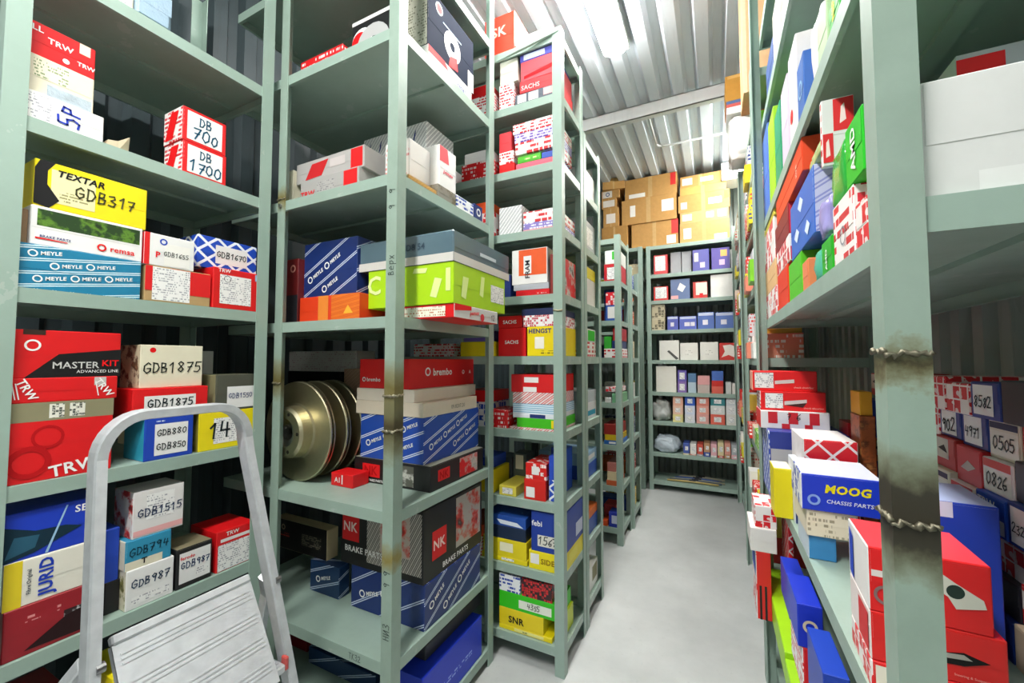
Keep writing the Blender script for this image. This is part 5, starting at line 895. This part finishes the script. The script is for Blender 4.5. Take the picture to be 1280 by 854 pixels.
zz = Ry(944, 972, 668, 2.0, r2, {'*': 'e02420', '-x': chkS}, 'red carton with dark bars', dep=.2, h=.27, deco=[S('-y', .2, 0, .35, .5, 'blk'), S('-y', .55, 0, .7, .5, 'blk'), S('-x', .1, .6, .9, .95, '2a50b8')])
zz = Ry(937, 970, 640, 2.0, zz, {'*': 'eeeae6'}, 'white carton jutting out', dep=.2, h=.095); Ry(943, 970, 620, 2.01, zz, {'*': chkS, '-x': wr2}, 'red and white block carton on the jutting white one', dep=.18, h=.09); Ry(979, 991, 650, 1.98, r2, {'*': febis}, 'red diamond lattice carton', dep=.2, h=.42)
# farther racks of the right-hand row
rnd = random.Random(11)
pal = [('e8d820', 'yellow'), ('f0eeea', 'white'), ('e8c850', 'amber'), ('d83028', 'red'), ('f0dcc8', 'cream'), ('3a64c0', 'blue'), ('7cc82c', 'green'), ('e88a70', 'salmon'), ('d8d8dc', 'grey')]
for (ya, yb, tag_) in ((2.36, 3.5, 'second right-hand rack'), (3.66, 4.96, 'third right-hand rack')):
    for li, zl in enumerate(QZ[1:7]):
        y = ya + .02; k = 0
        while y < yb - .12:
            w = rnd.uniform(.13, .24); c, n = pal[rnd.randrange(9)]; z = zl; gap = (QZ[li + 2] - zl) - .06
            nst = rnd.choice((1, 2, 2)); 
            for j in range(nst):
                h = min(rnd.uniform(.09, .16), gap / nst); c, n = pal[rnd.randrange(9)]; st = rnd.random()
                if n == 'blue' and zl > .9: c, n = pal[0]
                sk = P(c) if st < .4 else script(c, ['d83a30', '3a4a8a', 'f4f0ea'][rnd.randrange(3)] if n in ('white', 'cream', 'grey', 'yellow') else 'f4f0ea', .025, .5)
                z = box(XR + rnd.uniform(-.03, .02), XR + .16, y, y + w - .008, z, z + h, {'*': sk}, '%s %s %s carton on the %s shelf of the %s' % ('flat' if h < .11 else 'tall' if h > .14 else 'narrow' if w < .17 else 'wide', n, 'plain' if st < .4 else 'printed', ('second', 'third', 'fourth', 'fifth', 'sixth', 'seventh')[li], tag_), flap='-x', group='cartons on the ' + tag_)
            y += w
box(.30, .55, 3.0, 3.3, QZ[3], QZ[3] + .09, {'*': 'e06018', '-x': 'd8d0c8'}, 'orange carton seen through the welded-post rack', [S('-y', 0, 0, .3, 1, 'd8d4cc')]) if False else None
# stack on the roof of the second rack, overhanging the aisle
a, b = ony(908, 131, 3.3), ony(944, 131, 3.3)
o = bag('wrapped_bundle', 'white film-wrapped bundle hanging over the aisle under kraft cartons', ((a.x + b.x) / 2 + .02, 3.42, QZ[7] + .001), (b.x - a.x + .02, .24, .33), plain('e6e4e0', .35), 9, 'bundle', rough=.2, square=.45)
zt = QZ[7] + .335
z = box(a.x, b.x + .1, 3.3, 3.58, zt, zt + .05, {'*': 'f0ede8'}, 'flat white carton on the film-wrapped bundle', [T('-y', '88', .6, .5, .5, '5a6478', w=.2)])
z = box(a.x, b.x + .1, 3.3, 3.58, z, z + .045, {'*': 'c85a52'}, 'flat red and slate carton under the kraft ones', [S('-y', 0, .5, 1, 1, '4a6290')])
box(a.x - .005, b.x + .12, 3.3, 3.6, z, z + .19, {'*': kraft('c08a3c')}, 'kraft carton overhanging the aisle on the film-wrapped bundle', [S('-y', .05, .86, .95, .98, kraft('d8a860'))], name='kraft_carton', cat='carton')
a, b = ony(928, 60, 2.5), ony(955, 60, 2.5)
box(a.x, b.x + .06, 2.5, 2.74, QZ[7], 3.66, {'*': kraft('d9ae84')}, 'tall upright kraft carton on the right-hand row under the ceiling', [S('-y', .0, .0, .12, 1, kraft('e8c8a8')), S('-x', .45, 0, .55, 1, kraft('c89a70'))], name='kraft_carton', cat='carton')
# ---- cartons too small or too hidden to pick apart: one pile of kind stuff
FAR = [36, 136, 139, 142, 143, 144, 145, 151, 154, 155, 157, 193, 195, 199, 200, 201, 202, 203, 204, 205, 269, 271, 272, 273, 274, 275, 276, 277, 323, 324, 327, 336, 337, 338, 343, 344, 345, 350, 351, 352, 353, 354, 356, 357, 358, 359, 360, 361, 362, 363, 364, 365, 366, 367, 368, 369, 370, 371, 372, 373, 374, 395, 396, 397, 398, 399, 401, 402, 403, 405, 406, 407, 408, 409, 413, 414, 415, 417, 419, 421, 422, 423, 424, 426, 427, 428, 430, 431, 432, 433, 434, 435, 436, 437, 439, 440, 441, 442, 443, 444, 445, 446, 449, 450, 451, 452, 453, 455, 456, 457, 458, 459, 460, 461, 462, 463, 464, 465, 466, 467, 469, 470, 471, 472, 473, 474, 475, 476, 477, 478, 479, 480, 481, 482, 483, 484, 485, 486, 487, 488, 489, 490, 491, 492, 493, 494, 495, 496, 497, 498, 499, 500, 501, 502, 503, 504, 505, 506, 507, 508, 509, 510, 511, 512, 513, 514, 515, 516, 517, 518, 519, 520, 521, 522]
pile = bmesh.new(); pmats = []
for q in FAR:
    o = bpy.data.objects['parts_carton.%03d' % q]; bpy.context.view_layer.update() if q == FAR[0] else None
    for m_ in [o] + list(o.children):
        me = m_.data.copy(); me.transform(o.matrix_world)
        off = {}
        for i, mt in enumerate(me.materials):
            if mt not in pmats: pmats.append(mt)
            off[i] = pmats.index(mt)
        for p in me.polygons: p.material_index = off[p.material_index]
        pile.from_mesh(me); bpy.data.meshes.remove(me)
    for c in list(o.children): bpy.data.objects.remove(c)
    bpy.data.objects.remove(o)
if FAR:
    o = mesh_obj('carton_piles', pile, pmats, kind='stuff'); tag(o, 'small mixed cartons crammed deep inside and behind the racks', 'cartons')
